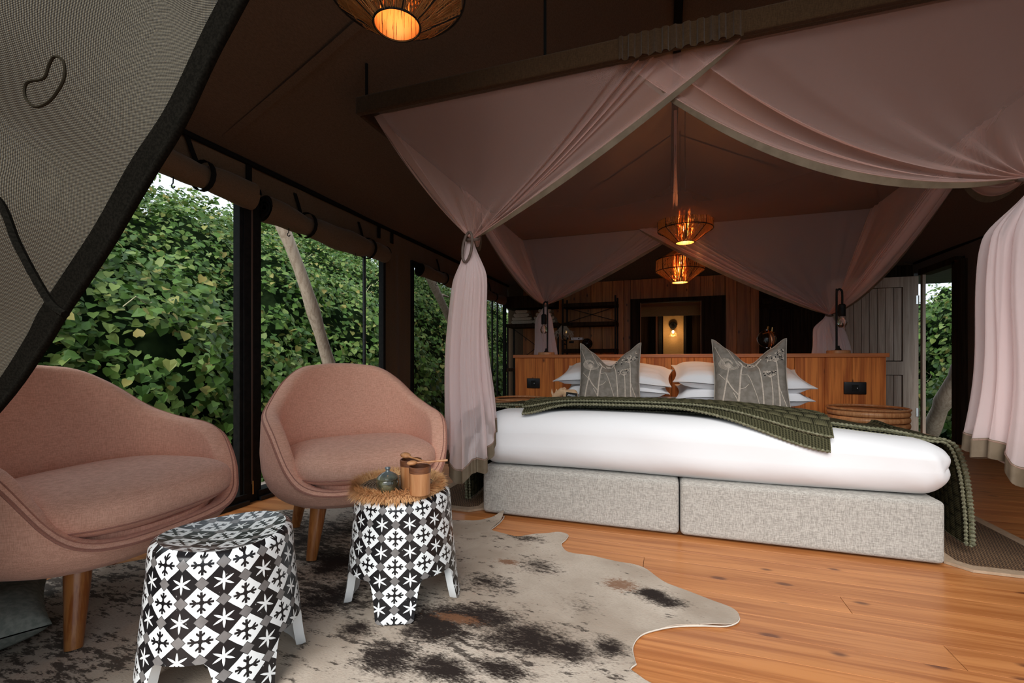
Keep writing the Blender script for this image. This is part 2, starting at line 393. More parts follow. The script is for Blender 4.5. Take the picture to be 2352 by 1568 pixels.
def mat_ribknit():
    m, t, p = newm('olive_rib_knit'); p.inputs['Roughness'].default_value = .95; p.inputs['Specular IOR Level'].default_value = .1
    U, V, _ = sep(t, coords(t, 'UV'))
    rib = ((U / .014) * 6.2832).sin() * .5 + .5; st = ((V / .009) * 6.2832 + (U / .014) * 3.14).sin() * .5 + .5
    h = rib * .7 + st * .3
    setc(t, p, mixc(t, h, (.018, .018, .009), (.095, .089, .048))); bump(t, p, h, .8, .006); return m
M_rib = mat_ribknit()
M_knitedge = pm('pale_olive_chain_stitch', (.20, .19, .12), (.10, .10, .055), (90, 90, 90), .95)
def mat_sisal():
    m, t, p = newm('brown_sisal_weave'); p.inputs['Roughness'].default_value = .95
    X, Y, Z = sep(t, coords(t)); h = ((X * 520.0 + (Y * 210.0).sin() * 1.2).sin() * .5 + .5) * ((Y * 380.0).sin() * .25 + .75)
    n = noise(t, coords(t, scale=(90, 90, 90)), 1, 3)
    setc(t, p, mixc(t, mr(h * .6 + n * .5, .25, .85), (.045, .022, .010), (.27, .15, .07))); bump(t, p, h, .6, .006); return m
M_sisal = mat_sisal()
def mat_tile():
    """star and cross lattice glazed over the stool; UV in metres / pattern units"""
    m, t, p = newm('star_and_cross_glaze'); p.inputs['Roughness'].default_value = .28; p.inputs['Coat Weight'].default_value = .1; p.inputs['Specular IOR Level'].default_value = .35
    U, V, _ = sep(t, coords(t, 'UV'))
    wob = noise(t, coords(t, scale=(25, 25, 25)), 1, 2) - .5
    U = U + wob * .05; a = U + V; b = U - V
    pfr = a.fr() - .5; qfr = b.fr() - .5; x = pfr + qfr; y = pfr - qfr
    par = (a.fl() + b.fl()).mod(2.0)                                   # 0 white cell, 1 black cell
    at = x._m('ARCTAN2', y); r = (x * x + y * y).sqrt()
    k = ((at * (6 / 6.28318)).fr() - .5).abs() * 2.0                    # 1 on the spikes
    star = r.lt(k.pw(1.8) * .42 + .12)
    mxx = x.abs().mx(y.abs()); mnn = x.abs().mn(y.abs())
    arm = mnn.lt(.062) * mxx.lt(.56)
    br = (mnn - (mxx - .25)).abs().lt(.075) * mxx.gt(.25) * mxx.lt(.46) * mnn.lt(.20)
    core = r.lt(.13); cross = arm.mx(br).mx(core)
    blackish = (par * (1.0 - star)).mx((1.0 - par) * cross)
    da = (a + .5).fr() - .5; db = (b + .5).fr() - .5; q = da.abs().mx(db.abs())
    grey = q.lt(.165); line = q.lt(.185)
    chip = mr(noise(t, coords(t, scale=(120, 120, 120)), 1, 2), .68, .72) * mr(noise(t, coords(t, scale=(14, 14, 14)), 1, 2), .55, .62)
    col = mixc(t, (blackish * (1.0 - chip * .8)), (.86, .88, .87), (.011, .010, .011))
    col = mixc(t, line, col, (.02, .02, .02)); 
    gcol = mixc(t, noise(t, coords(t, scale=(40, 40, 40)), 1, 3), (.12, .11, .105), (.26, .245, .235)); col = mixc(t, grey, col, gcol)
    setc(t, p, col); bump(t, p, blackish * -1.0, .15, .001); return m
M_tile = mat_tile()
M_tilewhite = pm('plain_white_glaze', (.78, .79, .78), None, rough=.25, coat=.3)
def mat_mesh():
    m, t, p = newm('woven_shade_mesh'); p.inputs['Roughness'].default_value = .75
    U, V, _ = sep(t, coords(t, 'UV')); s = 1 / .0030
    a = (U * s * 6.2832).sin(); b = (V * s * 6.2832).sin(); h = (a * b) * .5 + .5
    big = noise(t, coords(t, scale=(2.2, 2.2, 2.2)), 1, 3)
    setc(t, p, mixc(t, mr(h, .2, .8), (.009, .007, .004), (.150, .120, .072)))
    tr = t.nodes.new('ShaderNodeBsdfTransparent'); mx = t.nodes.new('ShaderNodeMixShader'); t.links.new(h.lt(.004).o, mx.inputs[0])
    t.links.new(p.outputs[0], mx.inputs[1]); t.links.new(tr.outputs[0], mx.inputs[2]); t.links.new(mx.outputs[0], t.nodes['Material Output'].inputs[0])
    bump(t, p, h, .8, .003); return m
M_mesh = mat_mesh()
# ================================================================== the tent: floor, walls, roof
XL, XR, YB = -2.42, 2.90, 6.92
RX, RH, EH = 0.08, 3.40, 2.08
gr = struct('ground', MB().box((0, 5, -.95), (60, 40, .1)), M_ground)
fl = struct('floor', MB().box(((XL + XR) / 2, 3.4, -.06), (XR - XL + .06, 7.4, .06)), M_darkwood, base=False)
PW = .118; y = -.3; k = 0
while y < 7.05:
    cut = random.uniform(-1.6, 2.2)
    for (a, b) in ((XL, cut), (cut + .0015, XR)):
        mb = MB(); v, f = rbox(((a + b) / 2, y + PW / 2, -.015), ((b - a) / 2, PW / 2 - .0003, .015), .0008, 1, 1); mb.add(v, f)
        mk('floor_plank', mb, M_floor, fl, smooth=False)
    y += PW
dk = struct('trim_1', MB().box((-2.66, 3.5, -.14), (.44, 9.0, .06)), M_deck, base=False); dk['label'] = 'grey weathered deck strip outside the left wall'
for i in range(66):
    mk('deck_board', MB().box((-2.67, -.6 + i * .135, -.075), (.45, .128, .03)), M_deck, dk, smooth=False)
# roof
def slab(pts, th):
    """quad pts thickened upwards"""
    mb = MB(); lo = [Vector(p) for p in pts]; hi = [p + Vector((0, 0, th)) for p in lo]
    return mb.add(lo + hi, [(3, 2, 1, 0), (4, 5, 6, 7), (0, 1, 5, 4), (1, 2, 6, 5), (2, 3, 7, 6), (3, 0, 4, 7)])
Y0 = .36
mb = MB()
for (xa, xb) in ((XL - .25, RX), (XR + .25, RX)):
    s_ = (RH - EH) / (RX - XL); za = EH - .25 * s_; n = 24; P = []
    def pt(i, j, xa=xa, xb=xb, za=za):
        t = j / 12; Y = Y0 + (9.0 - Y0) * i / n
        return (lerp(xa, xb, t), Y, lerp(za, RH, t) - .05 * math.sin(math.pi * t) + .012 * math.sin(Y * 3.1 + t * 5))
    mb.grid(pt, n + 1, 13)
    mb.grid(lambda i, j: (pt(i, j)[0], pt(i, j)[1], pt(i, j)[2] + .015), n + 1, 13, flip=True)
ceil = struct('ceiling', mb, M_canvas, base=False, sharp=0)
mk('ridge_pole', MB().tube([(RX, Y0, RH - .07), (RX, 8.9, RH - .07)], .03, 10), M_blackmatt, ceil)
for sx in (XL + .01, XR - .01):
    mk('eave_pole', MB().tube([(sx, Y0, EH - .02), (sx, 6.9, EH - .02)], .018, 8), M_blackmatt, ceil)
for Y in (1.9, 3.72, 5.4):
    for sgn in (-1, 1):
        xe = XL if sgn < 0 else XR
        pts = [(lerp(xe, RX, t), Y, lerp(EH, RH, t) - .05 * math.sin(math.pi * t) - .012) for t in [i / 10 for i in range(11)]]
        m_ = MB(); m_.grid(lambda i, j: (pts[i][0], pts[i][1] + (j - .5) * .05, pts[i][2]), 11, 2); m_.grid(lambda i, j: (pts[i][0], pts[i][1] + (j - .5) * .05, pts[i][2] - .003), 11, 2, flip=True)
        mk('roof_seam', m_, M_canvas, ceil)
# left wall
wl = MB()
def cloth_wall(x, y0, y1, z0, z1, th, amp=.006, fq=9, seed=0.0):
    mb = MB(); ny = max(3, int((y1 - y0) / .03)); nz = max(3, int((z1 - z0) / .08))
    def P(s):
        def g(i, j):
            Y = lerp(y0, y1, i / ny); Z = lerp(z0, z1, j / nz)
            return (x + s * th / 2 + amp * math.sin(Y * fq + seed + Z * 1.3) + amp * .6 * math.sin(Y * fq * 2.3 + 1.1 + seed), Y, Z)
        return g
    mb.grid(P(1), ny + 1, nz + 1, flip=False); mb.grid(P(-1), ny + 1, nz + 1, flip=True)
    return mb
w_ = cloth_wall(XL, Y0, YB, 1.86, EH, .006, .004, 12)
b_ = len(w_.v); ww = cloth_wall(XL, 3.50, 3.95, 0.0, 1.9, .006, .008, 22, 1.0); w_.add(ww.v, ww.f)
wall_left = struct('wall_left', w_, M_canvas2, base=False, sharp=0)
for Y in (2.10, 3.42, 3.62):
    mk('tab', MB().box((XL + .02, Y, 1.99), (.012, .035, .10)), M_blackmatt, wall_left)
def window_frame(name, ya, yb, screen=False, posts=(), label=None):
    mb = MB(); mb.box((XL + .01, (ya + yb) / 2, .03), (.09, yb - ya, .06)); mb.box((XL + .01, (ya + yb) / 2, 1.83), (.05, yb - ya, .05))
    for (a, b) in ((ya, ya + .035), (yb - .035, yb)): mb.box((XL + .01, (a + b) / 2, .93), (.05, b - a, 1.8))
    o = struct(name, mb, M_black, base=False, smooth=False)
    mk('bottom_rail', MB().box((XL + .06, (ya + yb) / 2, .012), (.03, yb - ya, .024)), M_rod, o, smooth=False)
    for q in posts: mk('post', MB().tube([(XL - .03, q, .06), (XL - .03, q, 1.83)], .014, 10), M_rod, o)
    if label: o['label'] = label
    return o
w1 = window_frame('window_1', Y0, 2.06)
w2 = window_frame('window_2', 2.14, 3.50, posts=(3.28,))
w3 = window_frame('window_3', 3.95, 6.75, posts=(6.30, 6.52))
def mat_screen():
    m, t, p = newm('fine_insect_screen'); setc(t, p, (.01, .01, .01)); tr = t.nodes.new('ShaderNodeBsdfTransparent'); mx = t.nodes.new('ShaderNodeMixShader'); mx.inputs[0].default_value = .62
    t.links.new(p.outputs[0], mx.inputs[1]); t.links.new(tr.outputs[0], mx.inputs[2]); t.links.new(mx.outputs[0], t.nodes['Material Output'].inputs[0]); return m
mk('insect_screen', MB().box((XL - .005, 5.35, .93), (.002, 2.75, 1.78)), mat_screen(), w3, smooth=False)
p_ = struct('trim_2', MB().box((XL + .015, 2.10, .93), (.06, .105, 1.86)), M_black, base=False, smooth=False); p_['label'] = 'black tent post between the two open windows'
mk('zip_tape', MB().box((XL + .048, 2.098, .96), (.004, .010, 1.7)), pm('beige_zip', (.10, .06, .045)), p_, smooth=False)
mk('zip_pull', MB().tube([(XL + .055, 2.098, .13), (XL + .056, 2.098, .05)], .004, 6), M_brass, p_)
# unseen canvas walls added beside the open front to shade the room's sides
wf = MB()
for (xa, xb) in ((XL, -1.30), (1.75, XR)):
    g = lambda i, j, s, xa=xa, xb=xb: (lerp(xa, xb, i / 30), .34 + .012 * math.sin(i * .9) + s, lerp(0, EH + (.0 if 0 else .02), j / 8))
    wf.grid(lambda i, j: g(i, j, -.003), 31, 9); wf.grid(lambda i, j: g(i, j, .003), 31, 9, flip=True)
struct('wall_added_shade', wf, M_canvas2, base=False, sharp=0)
# rolled blinds
def blind(ya, yb, z, r, label, straps, sag=.0):
    t = thing('rolled_blind', label, 'blind', (XL + .06, ya, z), 0, 'canvas blinds rolled up above the left windows')
    L = yb - ya; mb = MB(); n = 40
    def P(i, j):
        Y = L * j / n; a = 2 * math.pi * i / 20
        bulge = 1 + .10 * math.sin(Y * 7 + a * 2) + .05 * math.sin(Y * 19 - a)
        for s in straps: bulge -= .16 * math.exp(-((Y + ya - s) / .05) ** 2)
        zz = -sag * math.sin(math.pi * j / n)
        return (math.cos(a) * r * bulge * .9, Y, math.sin(a) * r * bulge + zz)
    mb.grid(P, 20, n + 1, cu=True, flip=True)
    mk('roll', mb, M_canvas2, t, base=False, sharp=60)
    for ye in (-.001, L + .001):
        sp = [(math.cos(a) * r * .85 * (1 - a / 22), ye, math.sin(a) * r * .85 * (1 - a / 22)) for a in [i * .35 for i in range(52)]]
        mk('roll_end', MB().tube(sp, .007, 5), M_blackmatt, t)
    for s in straps:
        pts = [(-.05, s - ya - .05, .20), (-.035, s - ya - .035, .13)]
        pts += [(math.cos(a) * (r * 1.02 + .004), s - ya, math.sin(a) * (r * 1.02 + .004) - sag * .7) for a in [R(120 - i * 24) for i in range(13)]]
        m_ = MB(); n2 = len(pts); m_.grid(lambda i, j: (pts[i][0], pts[i][1] + (j - .5) * .028, pts[i][2]), n2, 2); m_.grid(lambda i, j: (pts[i][0] + .004, pts[i][1] + (j - .5) * .028, pts[i][2] + .003), n2, 2, flip=True)
        mk('strap', m_, M_blackmatt, t)
        hk = [(.01 + .012 * math.cos(a), s - ya - .16, -r - .035 + .012 * math.sin(a)) for a in [R(100 + i * 30) for i in range(9)]]
        mk('hook', MB().tube([(.01, s - ya - .16, -r + .01)] + hk, .003, 5), M_black, t)
    return t
blind(.42, 2.09, 1.845, .075, 'rolled brown canvas blind nearest the mesh door flap', (1.05, 1.78), .0)
blind(2.17, 3.44, 1.80, .08, 'rolled brown canvas blind sagging between black post and canvas column', (2.52, 3.20), .015)
blind(4.05, 6.55, 1.78, .065, 'long rolled canvas blind beyond the canvas column', (4.55, 5.3, 6.1), .01)
# right wall with the doorway
DY0, DY1, DH = 6.02, 6.64, 1.88
w_ = cloth_wall(XR, 1.0, DY0 - .12, 0.0, EH, .006, .006, 8)
a_ = cloth_wall(XR, DY0 - .12, YB + .1, DH + .06, EH + .02, .006, .0); w_.add(a_.v, a_.f)
wall_right = struct('wall_right', w_, M_canvas, base=False, sharp=0)
df = struct('door_1', MB().box((XR, DY0 - .08, .95), (.12, .16, 1.9)).box((XR, 6.33, DH + .03), (.12, .72, .07)), M_darkwood, base=False, smooth=False)
for xx in range(4):
    mk('door_stop', MB().box((XR - .02, DY1 + .035, .94), (.03, .05, 1.88)), M_greywood, df, smooth=False) if xx == 0 else None
# open plank door leaf, hinged on the far jamb and standing across the room
dl = thing('door_leaf', 'open grey wooden board door beside the doorway', 'door', (2.82, 6.66, 0))
mk('stile', MB().box((-.075, 0, .93), (.15, .045, 1.86)), M_greywood, dl, smooth=False)
mk('stile', MB().box((-.86, 0, .93), (.12, .045, 1.86)), M_greywood, dl, smooth=False)
for z, h in ((1.80, .12), (.77, .16), (.07, .14)):
    mk('rail', MB().box((-.475, 0, z), (.65, .045, h)), M_greywood, dl, smooth=False)
for i in range(8):
    x = -.155 - (i + .5) * .0812
    for (z0, z1) in ((.86, 1.735), (.145, .685)):
        v, f = rbox((x, .004, (z0 + z1) / 2), (.0385, .014, (z1 - z0) / 2), .004, 1, 1)
        mk('door_board', MB().add(v, f), M_greywood, dl, smooth=False)
mk('backing', MB().box((-.475, .022, .93), (.66, .006, 1.8)), M_darkwood, dl, smooth=False)
for z in (1.58, .25): mk('hinge', MB().box((-.012, -.026, z), (.024, .006, .10)).tube([(0, -.03, z - .05), (0, -.03, z + .05)], .006, 8), pm('bright_steel', (.75, .75, .72), None, rough=.25, metal=1), dl)
# eave soffit outside the doorway
tag(mk('roof_overhang', MB().box((3.30, 6.6, 1.93), (.75, 2.2, .04)), pm('grey_soffit_board', (.10, .10, .09), (.14, .14, .12), (5, 40, 5), .8), smooth=False), 'grey roof overhang outside the open door', 'roof')
# back wall of vertical pine boards with a doorway in it
BX0, BX1, BH = -.50, .77, 1.70
mb = MB(); mb.box(((XL + BX0) / 2, YB + .03, 1.02), (BX0 - XL, .03, 2.04)); mb.box(((XR + BX1) / 2, YB + .03, 1.02), (XR - BX1, .03, 2.04)); mb.box(((BX0 + BX1) / 2, YB + .03, (BH + 2.04) / 2), (BX1 - BX0, .03, 2.04 - BH))
v = [(XL - .2, YB + .045, 2.02), (XR + .2, YB + .045, 2.02), (XR + .2, YB + .045, 2.1), (RX, YB + .045, RH), (XL - .2, YB + .045, 2.1)]
mb.add(v + [(a, b + .01, c) for a, b, c in v], [(0, 1, 2, 3, 4), (9, 8, 7, 6, 5)])
wall_back = struct('wall_back', mb, M_canvas, base=False, smooth=False)
x = -2.16; BW = .148
while x < 1.17:
    wd = random.choice((.128, .148, .148, .168)); x1 = min(x + wd, 1.19); segs = [(0.0, 2.05)]
    if x1 > BX0 and x < BX1:
        segs = [(BH + .06, 2.05)]
        if x < BX0 - .03: segs = [(0.0, 2.05)]; x1 = BX0
        if x1 > BX1 + .04 and x > BX1 - .08: segs = [(0, 2.05)]; x = BX1
    for (a, b) in segs:
        v, f = rbox(((x + x1) / 2, YB, (a + b) / 2), ((x1 - x) / 2 - .0015, .012 + random.uniform(0, .003), (b - a) / 2), .003, 1, 1)
        mk('wall_board', MB().add(v, f), M_wall, wall_back, smooth=False)
    x = x1
x = 1.19
while x < XR - .05:
    v, f = rbox((x + .06, YB - .03, 1.02), (.0585, .014, 1.02), .003, 1, 1)
    mk('wall_board', MB().add(v, f), M_darkwood, wall_back, smooth=False); x += .12
d2 = struct('door_2', MB().box((BX0 + .07, YB - .02, BH / 2), (.14, .10, BH)).box((BX1 - .155, YB - .02, BH / 2), (.31, .10, BH)).box(((BX0 + BX1) / 2, YB - .02, BH + .03), (BX1 - BX0, .10, .06)), M_darkwood, base=False, smooth=False)
for xx in (BX0 + .145, BX1 - .315): mk('jamb_edge', MB().box((xx, YB - .06, BH / 2), (.008, .012, BH)), M_wall, d2, smooth=False)
# bathroom beyond the doorway
br_ = MB(); br_.box((.1, 8.35, 1.2), (3.2, .04, 2.4)); br_.box((-1.3, 7.65, 1.2), (.04, 1.4, 2.4)); br_.box((1.6, 7.65, 1.2), (.04, 1.4, 2.4)); br_.box((.1, 7.65, -.03), (3.0, 1.4, .04))
wb = struct('wall_bathroom', br_, M_darkwood, base=False, smooth=False)
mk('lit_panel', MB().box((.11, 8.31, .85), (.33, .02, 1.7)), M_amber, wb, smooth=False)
mk('upright', MB().box((-.16, 8.28, .9), (.035, .05, 1.8)), M_wall, wb, smooth=False)
mk('upright', MB().box((-.10, 8.25, .9), (.05, .05, 1.8)), M_black, wb, smooth=False)
mk('upright', MB().box((.30, 8.28, .9), (.03, .05, 1.8)), M_black, wb, smooth=False)
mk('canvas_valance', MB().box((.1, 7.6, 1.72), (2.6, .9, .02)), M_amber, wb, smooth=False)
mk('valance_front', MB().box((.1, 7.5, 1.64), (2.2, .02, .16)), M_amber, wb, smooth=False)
wlamp = thing('wall_lamp', 'round black wall lamp with glowing bulb and wire cage in the doorway', 'lamp', (.105, 8.28, 1.47))
mk('back_plate', MB().lathe([(0, 0), (.06, 0), (.062, .015), (.05, .03), (0, .035)], 24, cap=False), M_black, wlamp, base=False).rotation_euler = (R(90), 0, 0)
mk('arm', MB().tube([(0, -.03, 0), (0, -.07, -.02), (0, -.08, -.06)], .010, 8).tube([(0, -.08, -.05), (0, -.08, -.09)], .018, 12), M_black, wlamp)
mk('bulb', MB().lathe([(.004, -.055), (.016, -.045), (.021, -.03), (.018, -.012), (.008, 0)], 16, c=(0, -.08, -.09)), M_bulb, wlamp)
cg = MB()
for i in range(6):
    a = i * math.pi / 3; cg.tube([(.018 * math.cos(a), -.08 + .018 * math.sin(a), -.085), (.055 * math.cos(a), -.08 + .055 * math.sin(a), -.19)], .0022, 4)
cg.tube([(.055 * math.cos(a), -.08 + .055 * math.sin(a), -.19) for a in [i * .2618 for i in range(24)]], .0022, 4, closed=True)
mk('cage', cg, M_brass, wlamp)
def bulb_light(name, loc, e, c, r=.02):
    l = bpy.data.lights.new(name, 'POINT'); l.energy = e; l.color = c; l.shadow_soft_size = r
    o = bpy.data.objects.new(name, l); COL.objects.link(o); o.location = loc; return o
bulb_light('wall_lamp_light', (.105, 8.10, 1.32), 2.6, (1, .62, .30))
# louvred vent above the dark boards
lv = thing('louvre_vent', 'dark louvred vent high on the black boarded wall', 'vent', (1.66, YB - .06, 1.56))
mk('frame', MB().box((0, 0, 0), (.95, .03, .02)).box((0, 0, .32), (.95, .03, .02)).box((-.47, 0, .16), (.02, .03, .34)).box((.47, 0, .16), (.02, .03, .34)), M_darkwood, lv, smooth=False)
for i in range(7): mk('slat', MB().box((0, 0, .035 + i * .042), (.92, .008, .045), M=Matrix.Rotation(R(35), 3, 'X')), M_darkwood, lv, smooth=False)
# ================================================================== outside: logs, hedge, trees
def log(name, a, b, r0, r1, label, cat='post', branch=None):
    n = 14; pts = []; rad = []
    for i in range(n + 1):
        t = i / n; p = Vector(a).lerp(Vector(b), t); p += Vector((.02 * math.sin(t * 7), .03 * math.sin(t * 5 + 1), 0)); pts.append(p); rad.append(lerp(r0, r1, t) * (1 + .10 * math.sin(t * 23) + .05 * math.sin(t * 41)))
    mb = MB().tube(pts, rad, 12)
    if branch: mb.tube(branch, [.03, .02, .012], 7)
    o = mk(name, mb, M_log); tag(o, label, cat); return o
a = onX(635, 505, -3.0); b = onX(765, 845, -3.0); dd = (b - a); log('log_prop', a - dd * .12, b + dd * .85, .047, .065, 'long bleached log leaning outside the window behind the armchair')
a = onX(985, 640, -3.0); b = onX(1045, 770, -3.0); dd = b - a; br0 = a + dd * .28
log('log_prop', a - dd * .2, b + dd * 3, .05, .075, 'bleached log with a side branch outside the window beside the pale drape', branch=[br0, br0 + Vector((.02, .14, .03)), br0 + Vector((.05, .26, .02))])
a = onX(2195, 868, 3.35); b = onX(2142, 975, 3.35); dd = b - a; log('log_prop', a - dd * 1.0, b + dd * .3, .085, .095, 'thick bleached log leaning outside the open door')
LV = np.array([(0, 0, 0), (-.30, -.13, .03), (-.52, .12, .10), (-.42, .52, .09), (0, 1.0, -.08), (.42, .52, .09), (.52, .12, .10), (.30, -.13, .03), (0, .42, 0)])
LF = [(0, 1, 2, 8), (2, 3, 4, 8), (4, 5, 6, 8), (6, 7, 0, 8)]
def leaf_frames(pos, nrm, size, droop=.8, jit=.55, rng=np.random):
    n = len(pos); N = nrm + rng.normal(0, jit, (n, 3)); N /= np.linalg.norm(N, axis=1, keepdims=True)
    D = np.array((0, 0, -1.0)) * droop + rng.normal(0, .6, (n, 3)); D -= N * (D * N).sum(1, keepdims=True); D /= np.linalg.norm(D, axis=1, keepdims=True)
    S = np.cross(D, N); return S, D, N
def leaf_mesh(name, pos, S, D, N, size, mat, parent, shape=LV, faces=LF):
    n = len(pos); q = size[:, None, None] * (shape[None, :, 0:1] * S[:, None, :] + shape[None, :, 1:2] * D[:, None, :] + shape[None, :, 2:3] * N[:, None, :]) + pos[:, None, :]
    V = q.reshape(-1, 3); m = len(shape)
    F = (np.arange(n)[:, None, None] * m + np.array(faces)[None]).reshape(-1, len(faces[0]))
    me = bpy.data.meshes.new(name); me.vertices.add(len(V)); me.vertices.foreach_set('co', V.ravel())
    me.loops.add(F.size); me.loops.foreach_set('vertex_index', F.ravel().astype(np.int32))
    me.polygons.add(len(F)); me.polygons.foreach_set('loop_start', (np.arange(len(F)) * F.shape[1]).astype(np.int32))
    me.materials.append(mat); me.update(calc_edges=True)
    o = bpy.data.objects.new(name, me); COL.objects.link(o); o.parent = parent; o['kind'] = 'stuff'; return o
def bumpf(y, t): return .16 * np.sin(y * 2.1 + 3 * t) + .11 * np.sin(y * 5.3 - 7 * t + 1) + .07 * np.sin(y * 11.7 + 13 * t)
def hedge(root, prof, y0, y1, n, smin, smax, nobj, seed, xs=1.0, mat=M_leaf, inview=None):
    rng = np.random.RandomState(seed)
    prof = np.array(prof, float); seg = np.linalg.norm(np.diff(prof, axis=0), axis=1); cum = np.r_[0, np.cumsum(seg)]; L = cum[-1]
    def surf(yy, t):
        s = t * L; px = np.interp(s, cum, prof[:, 0]); pz = np.interp(s, cum, prof[:, 1])
        s2 = np.clip(s + .05, 0, L); s1 = np.clip(s - .05, 0, L)
        tx = np.interp(s2, cum, prof[:, 0]) - np.interp(s1, cum, prof[:, 0]); tz = np.interp(s2, cum, prof[:, 1]) - np.interp(s1, cum, prof[:, 1]); l = np.hypot(tx, tz)
        return px, pz, xs * tz / l, -xs * tx / l
    t = rng.rand(n) ** 1.15; yy = y0 + (y1 - y0) * rng.rand(n)
    px, pz, nx, nz = surf(yy, t); off = bumpf(yy, t * 3) + rng.uniform(-.22, .04, n)
    P = np.stack([px + nx * off, yy, pz + nz * off], 1); Nn = np.stack([nx, np.zeros(n) - .15, nz + .35], 1)
    size = rng.uniform(smin, smax, n) * (1 - .5 * t)
    S, D, N = leaf_frames(P, Nn, size, rng=rng)
    pick = np.zeros(n, bool)
    if nobj:
        fx = -SA * P[:, 0] + CA * P[:, 1]; rx = CA * P[:, 0] + SA * P[:, 1]; u = CX + FPX * rx / fx; vv = HY - FPX * (P[:, 2] - EYE) / fx
        ok = inview(u, vv, P) & (off > -.12 + bumpf(yy, t * 3) * 1.0) & (fx > .5) & (N @ np.array((0, 0, 1)) > -.2)
        sc_ = np.where(ok, size / fx, 0); pick[np.argsort(-sc_)[:nobj]] = True; pick &= ok
    leaf_mesh('foliage', P[~pick], S[~pick], D[~pick], N[~pick], size[~pick], mat, root)
    me = bpy.data.meshes.new('leaf'); me.from_pydata(LV.tolist(), [], LF); me.materials.append(mat)
    for i in np.nonzero(pick)[0]:
        o = bpy.data.objects.new('leaf', me); COL.objects.link(o); o.parent = root
        M = Matrix(((S[i, 0], D[i, 0], N[i, 0], 0), (S[i, 1], D[i, 1], N[i, 1], 0), (S[i, 2], D[i, 2], N[i, 2], 0), (0, 0, 0, 1)))
        o.matrix_basis = Matrix.Translation(P[i]) @ M @ Matrix.Scale(size[i], 4)
    # dark sheet behind the leaves, coloured as the shade deep in the hedge
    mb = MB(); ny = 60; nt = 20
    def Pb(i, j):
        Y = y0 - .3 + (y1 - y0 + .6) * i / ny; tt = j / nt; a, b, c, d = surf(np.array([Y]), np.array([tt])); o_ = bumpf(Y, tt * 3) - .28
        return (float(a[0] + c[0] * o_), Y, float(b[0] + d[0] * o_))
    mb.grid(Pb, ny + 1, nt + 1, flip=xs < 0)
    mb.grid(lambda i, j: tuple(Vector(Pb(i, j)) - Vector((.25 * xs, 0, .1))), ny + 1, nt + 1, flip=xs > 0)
    mk('hedge_shade_backing', mb, M_hedgeback, root, base=False)
    # tendrils
    for _ in range(26 if xs > 0 else 4):
        tt = rng.rand() * .8; Y = y0 + 1 + (y1 - y0 - 2) * rng.rand(); a, b, c, d = [float(q[0]) for q in surf(np.array([Y]), np.array([tt]))]
        o_ = float(bumpf(Y, tt * 3)) + .04; p = Vector((a + c * o_, Y, b + d * o_)); pts = []
        dr = Vector((0, rng.uniform(-1, 1), rng.uniform(-.3, .6))).normalized() * rng.uniform(.2, .45)
        for k in range(7): pts.append(p + dr * (k / 6) + Vector((c, 0, d)) * .06 * math.sin(k * 1.1) + Vector((0, 0, .03 * math.sin(k * 2))))
        mk('tendril', MB().tube(pts, [.005 - .0005 * k for k in range(7)], 5), M_bark, root)
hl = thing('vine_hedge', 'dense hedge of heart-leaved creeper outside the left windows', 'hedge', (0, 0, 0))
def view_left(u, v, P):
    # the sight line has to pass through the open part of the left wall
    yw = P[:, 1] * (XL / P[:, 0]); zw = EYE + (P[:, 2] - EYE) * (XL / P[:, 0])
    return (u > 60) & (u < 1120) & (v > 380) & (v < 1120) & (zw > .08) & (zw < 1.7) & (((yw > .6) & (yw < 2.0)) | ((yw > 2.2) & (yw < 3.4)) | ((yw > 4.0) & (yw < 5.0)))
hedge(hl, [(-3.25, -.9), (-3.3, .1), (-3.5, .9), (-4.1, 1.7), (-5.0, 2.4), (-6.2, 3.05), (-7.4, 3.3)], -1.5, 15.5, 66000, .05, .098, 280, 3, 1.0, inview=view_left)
hr = thing('vine_hedge', 'leafy creeper hedge outside the open board door', 'hedge', (0, 0, 0))
hedge(hr, [(3.9, -.9), (4.0, .3), (4.2, 1.3), (4.6, 1.95), (5.2, 2.3)], 5.6, 11.5, 6500, .075, .13, 60, 5, -1.0,
      inview=lambda u, v, P: (u > 2120) & (u < 2186) & (v > 640) & (v < 1000))
def tree(x, y, z, rx, ry, rz, n, label, seed):
    rng = np.random.RandomState(seed); t = thing('tree', label, 'tree', (0, 0, 0), 0, 'trees beyond the hedge')
    cen = rng.normal(0, 1, (26, 3)); cen /= np.linalg.norm(cen, axis=1, keepdims=True); cen *= rng.uniform(.45, 1, (26, 1)) * np.array((rx, ry, rz)); cen += (x, y, z)
    k = rng.randint(0, 26, n); d = rng.normal(0, 1, (n, 3)); d /= np.linalg.norm(d, axis=1, keepdims=True)
    P = cen[k] + d * rng.uniform(.25, .95, (n, 1)) * .55 * min(rx, rz) * .8
    size = rng.uniform(.05, .10, n); S, D, N = leaf_frames(P, d + np.array((.3, -.2, .5)), size, rng=rng)
    leaf_mesh('crown', P, S, D, N, size, M_leaf2, t)
    mb = MB().tube([(x, y, -.9), (x + .1, y, z * .5), (x, y, z)], [.16, .12, .07], 8)
    for i in range(7): mb.tube([(x, y, z * .7), tuple((np.array((x, y, z)) + cen[i]) / 2), tuple(cen[i])], [.06, .04, .015], 6)
    mk('trunk', mb, M_trunk, t)
tree(-9.8, 5.4, 3.5, 1.3, 1.4, 1.1, 6000, 'small-leaved tree rising behind the hedge beside the patch of sky', 11)
tree(-9.3, 13.2, 3.3, 2.0, 2.6, 1.5, 9000, 'wide bushy tree far behind the hedge beyond the canvas column', 14)
tree(-9.4, 9.0, 3.7, 2.0, 2.0, 1.6, 11000, 'bushy tree behind the hedge, above the black post', 12)
tree(-9.8, 1.6, 2.3, 1.6, 1.6, .8, 5000, 'low bushy tree behind the hedge, nearest the mesh flap', 13)
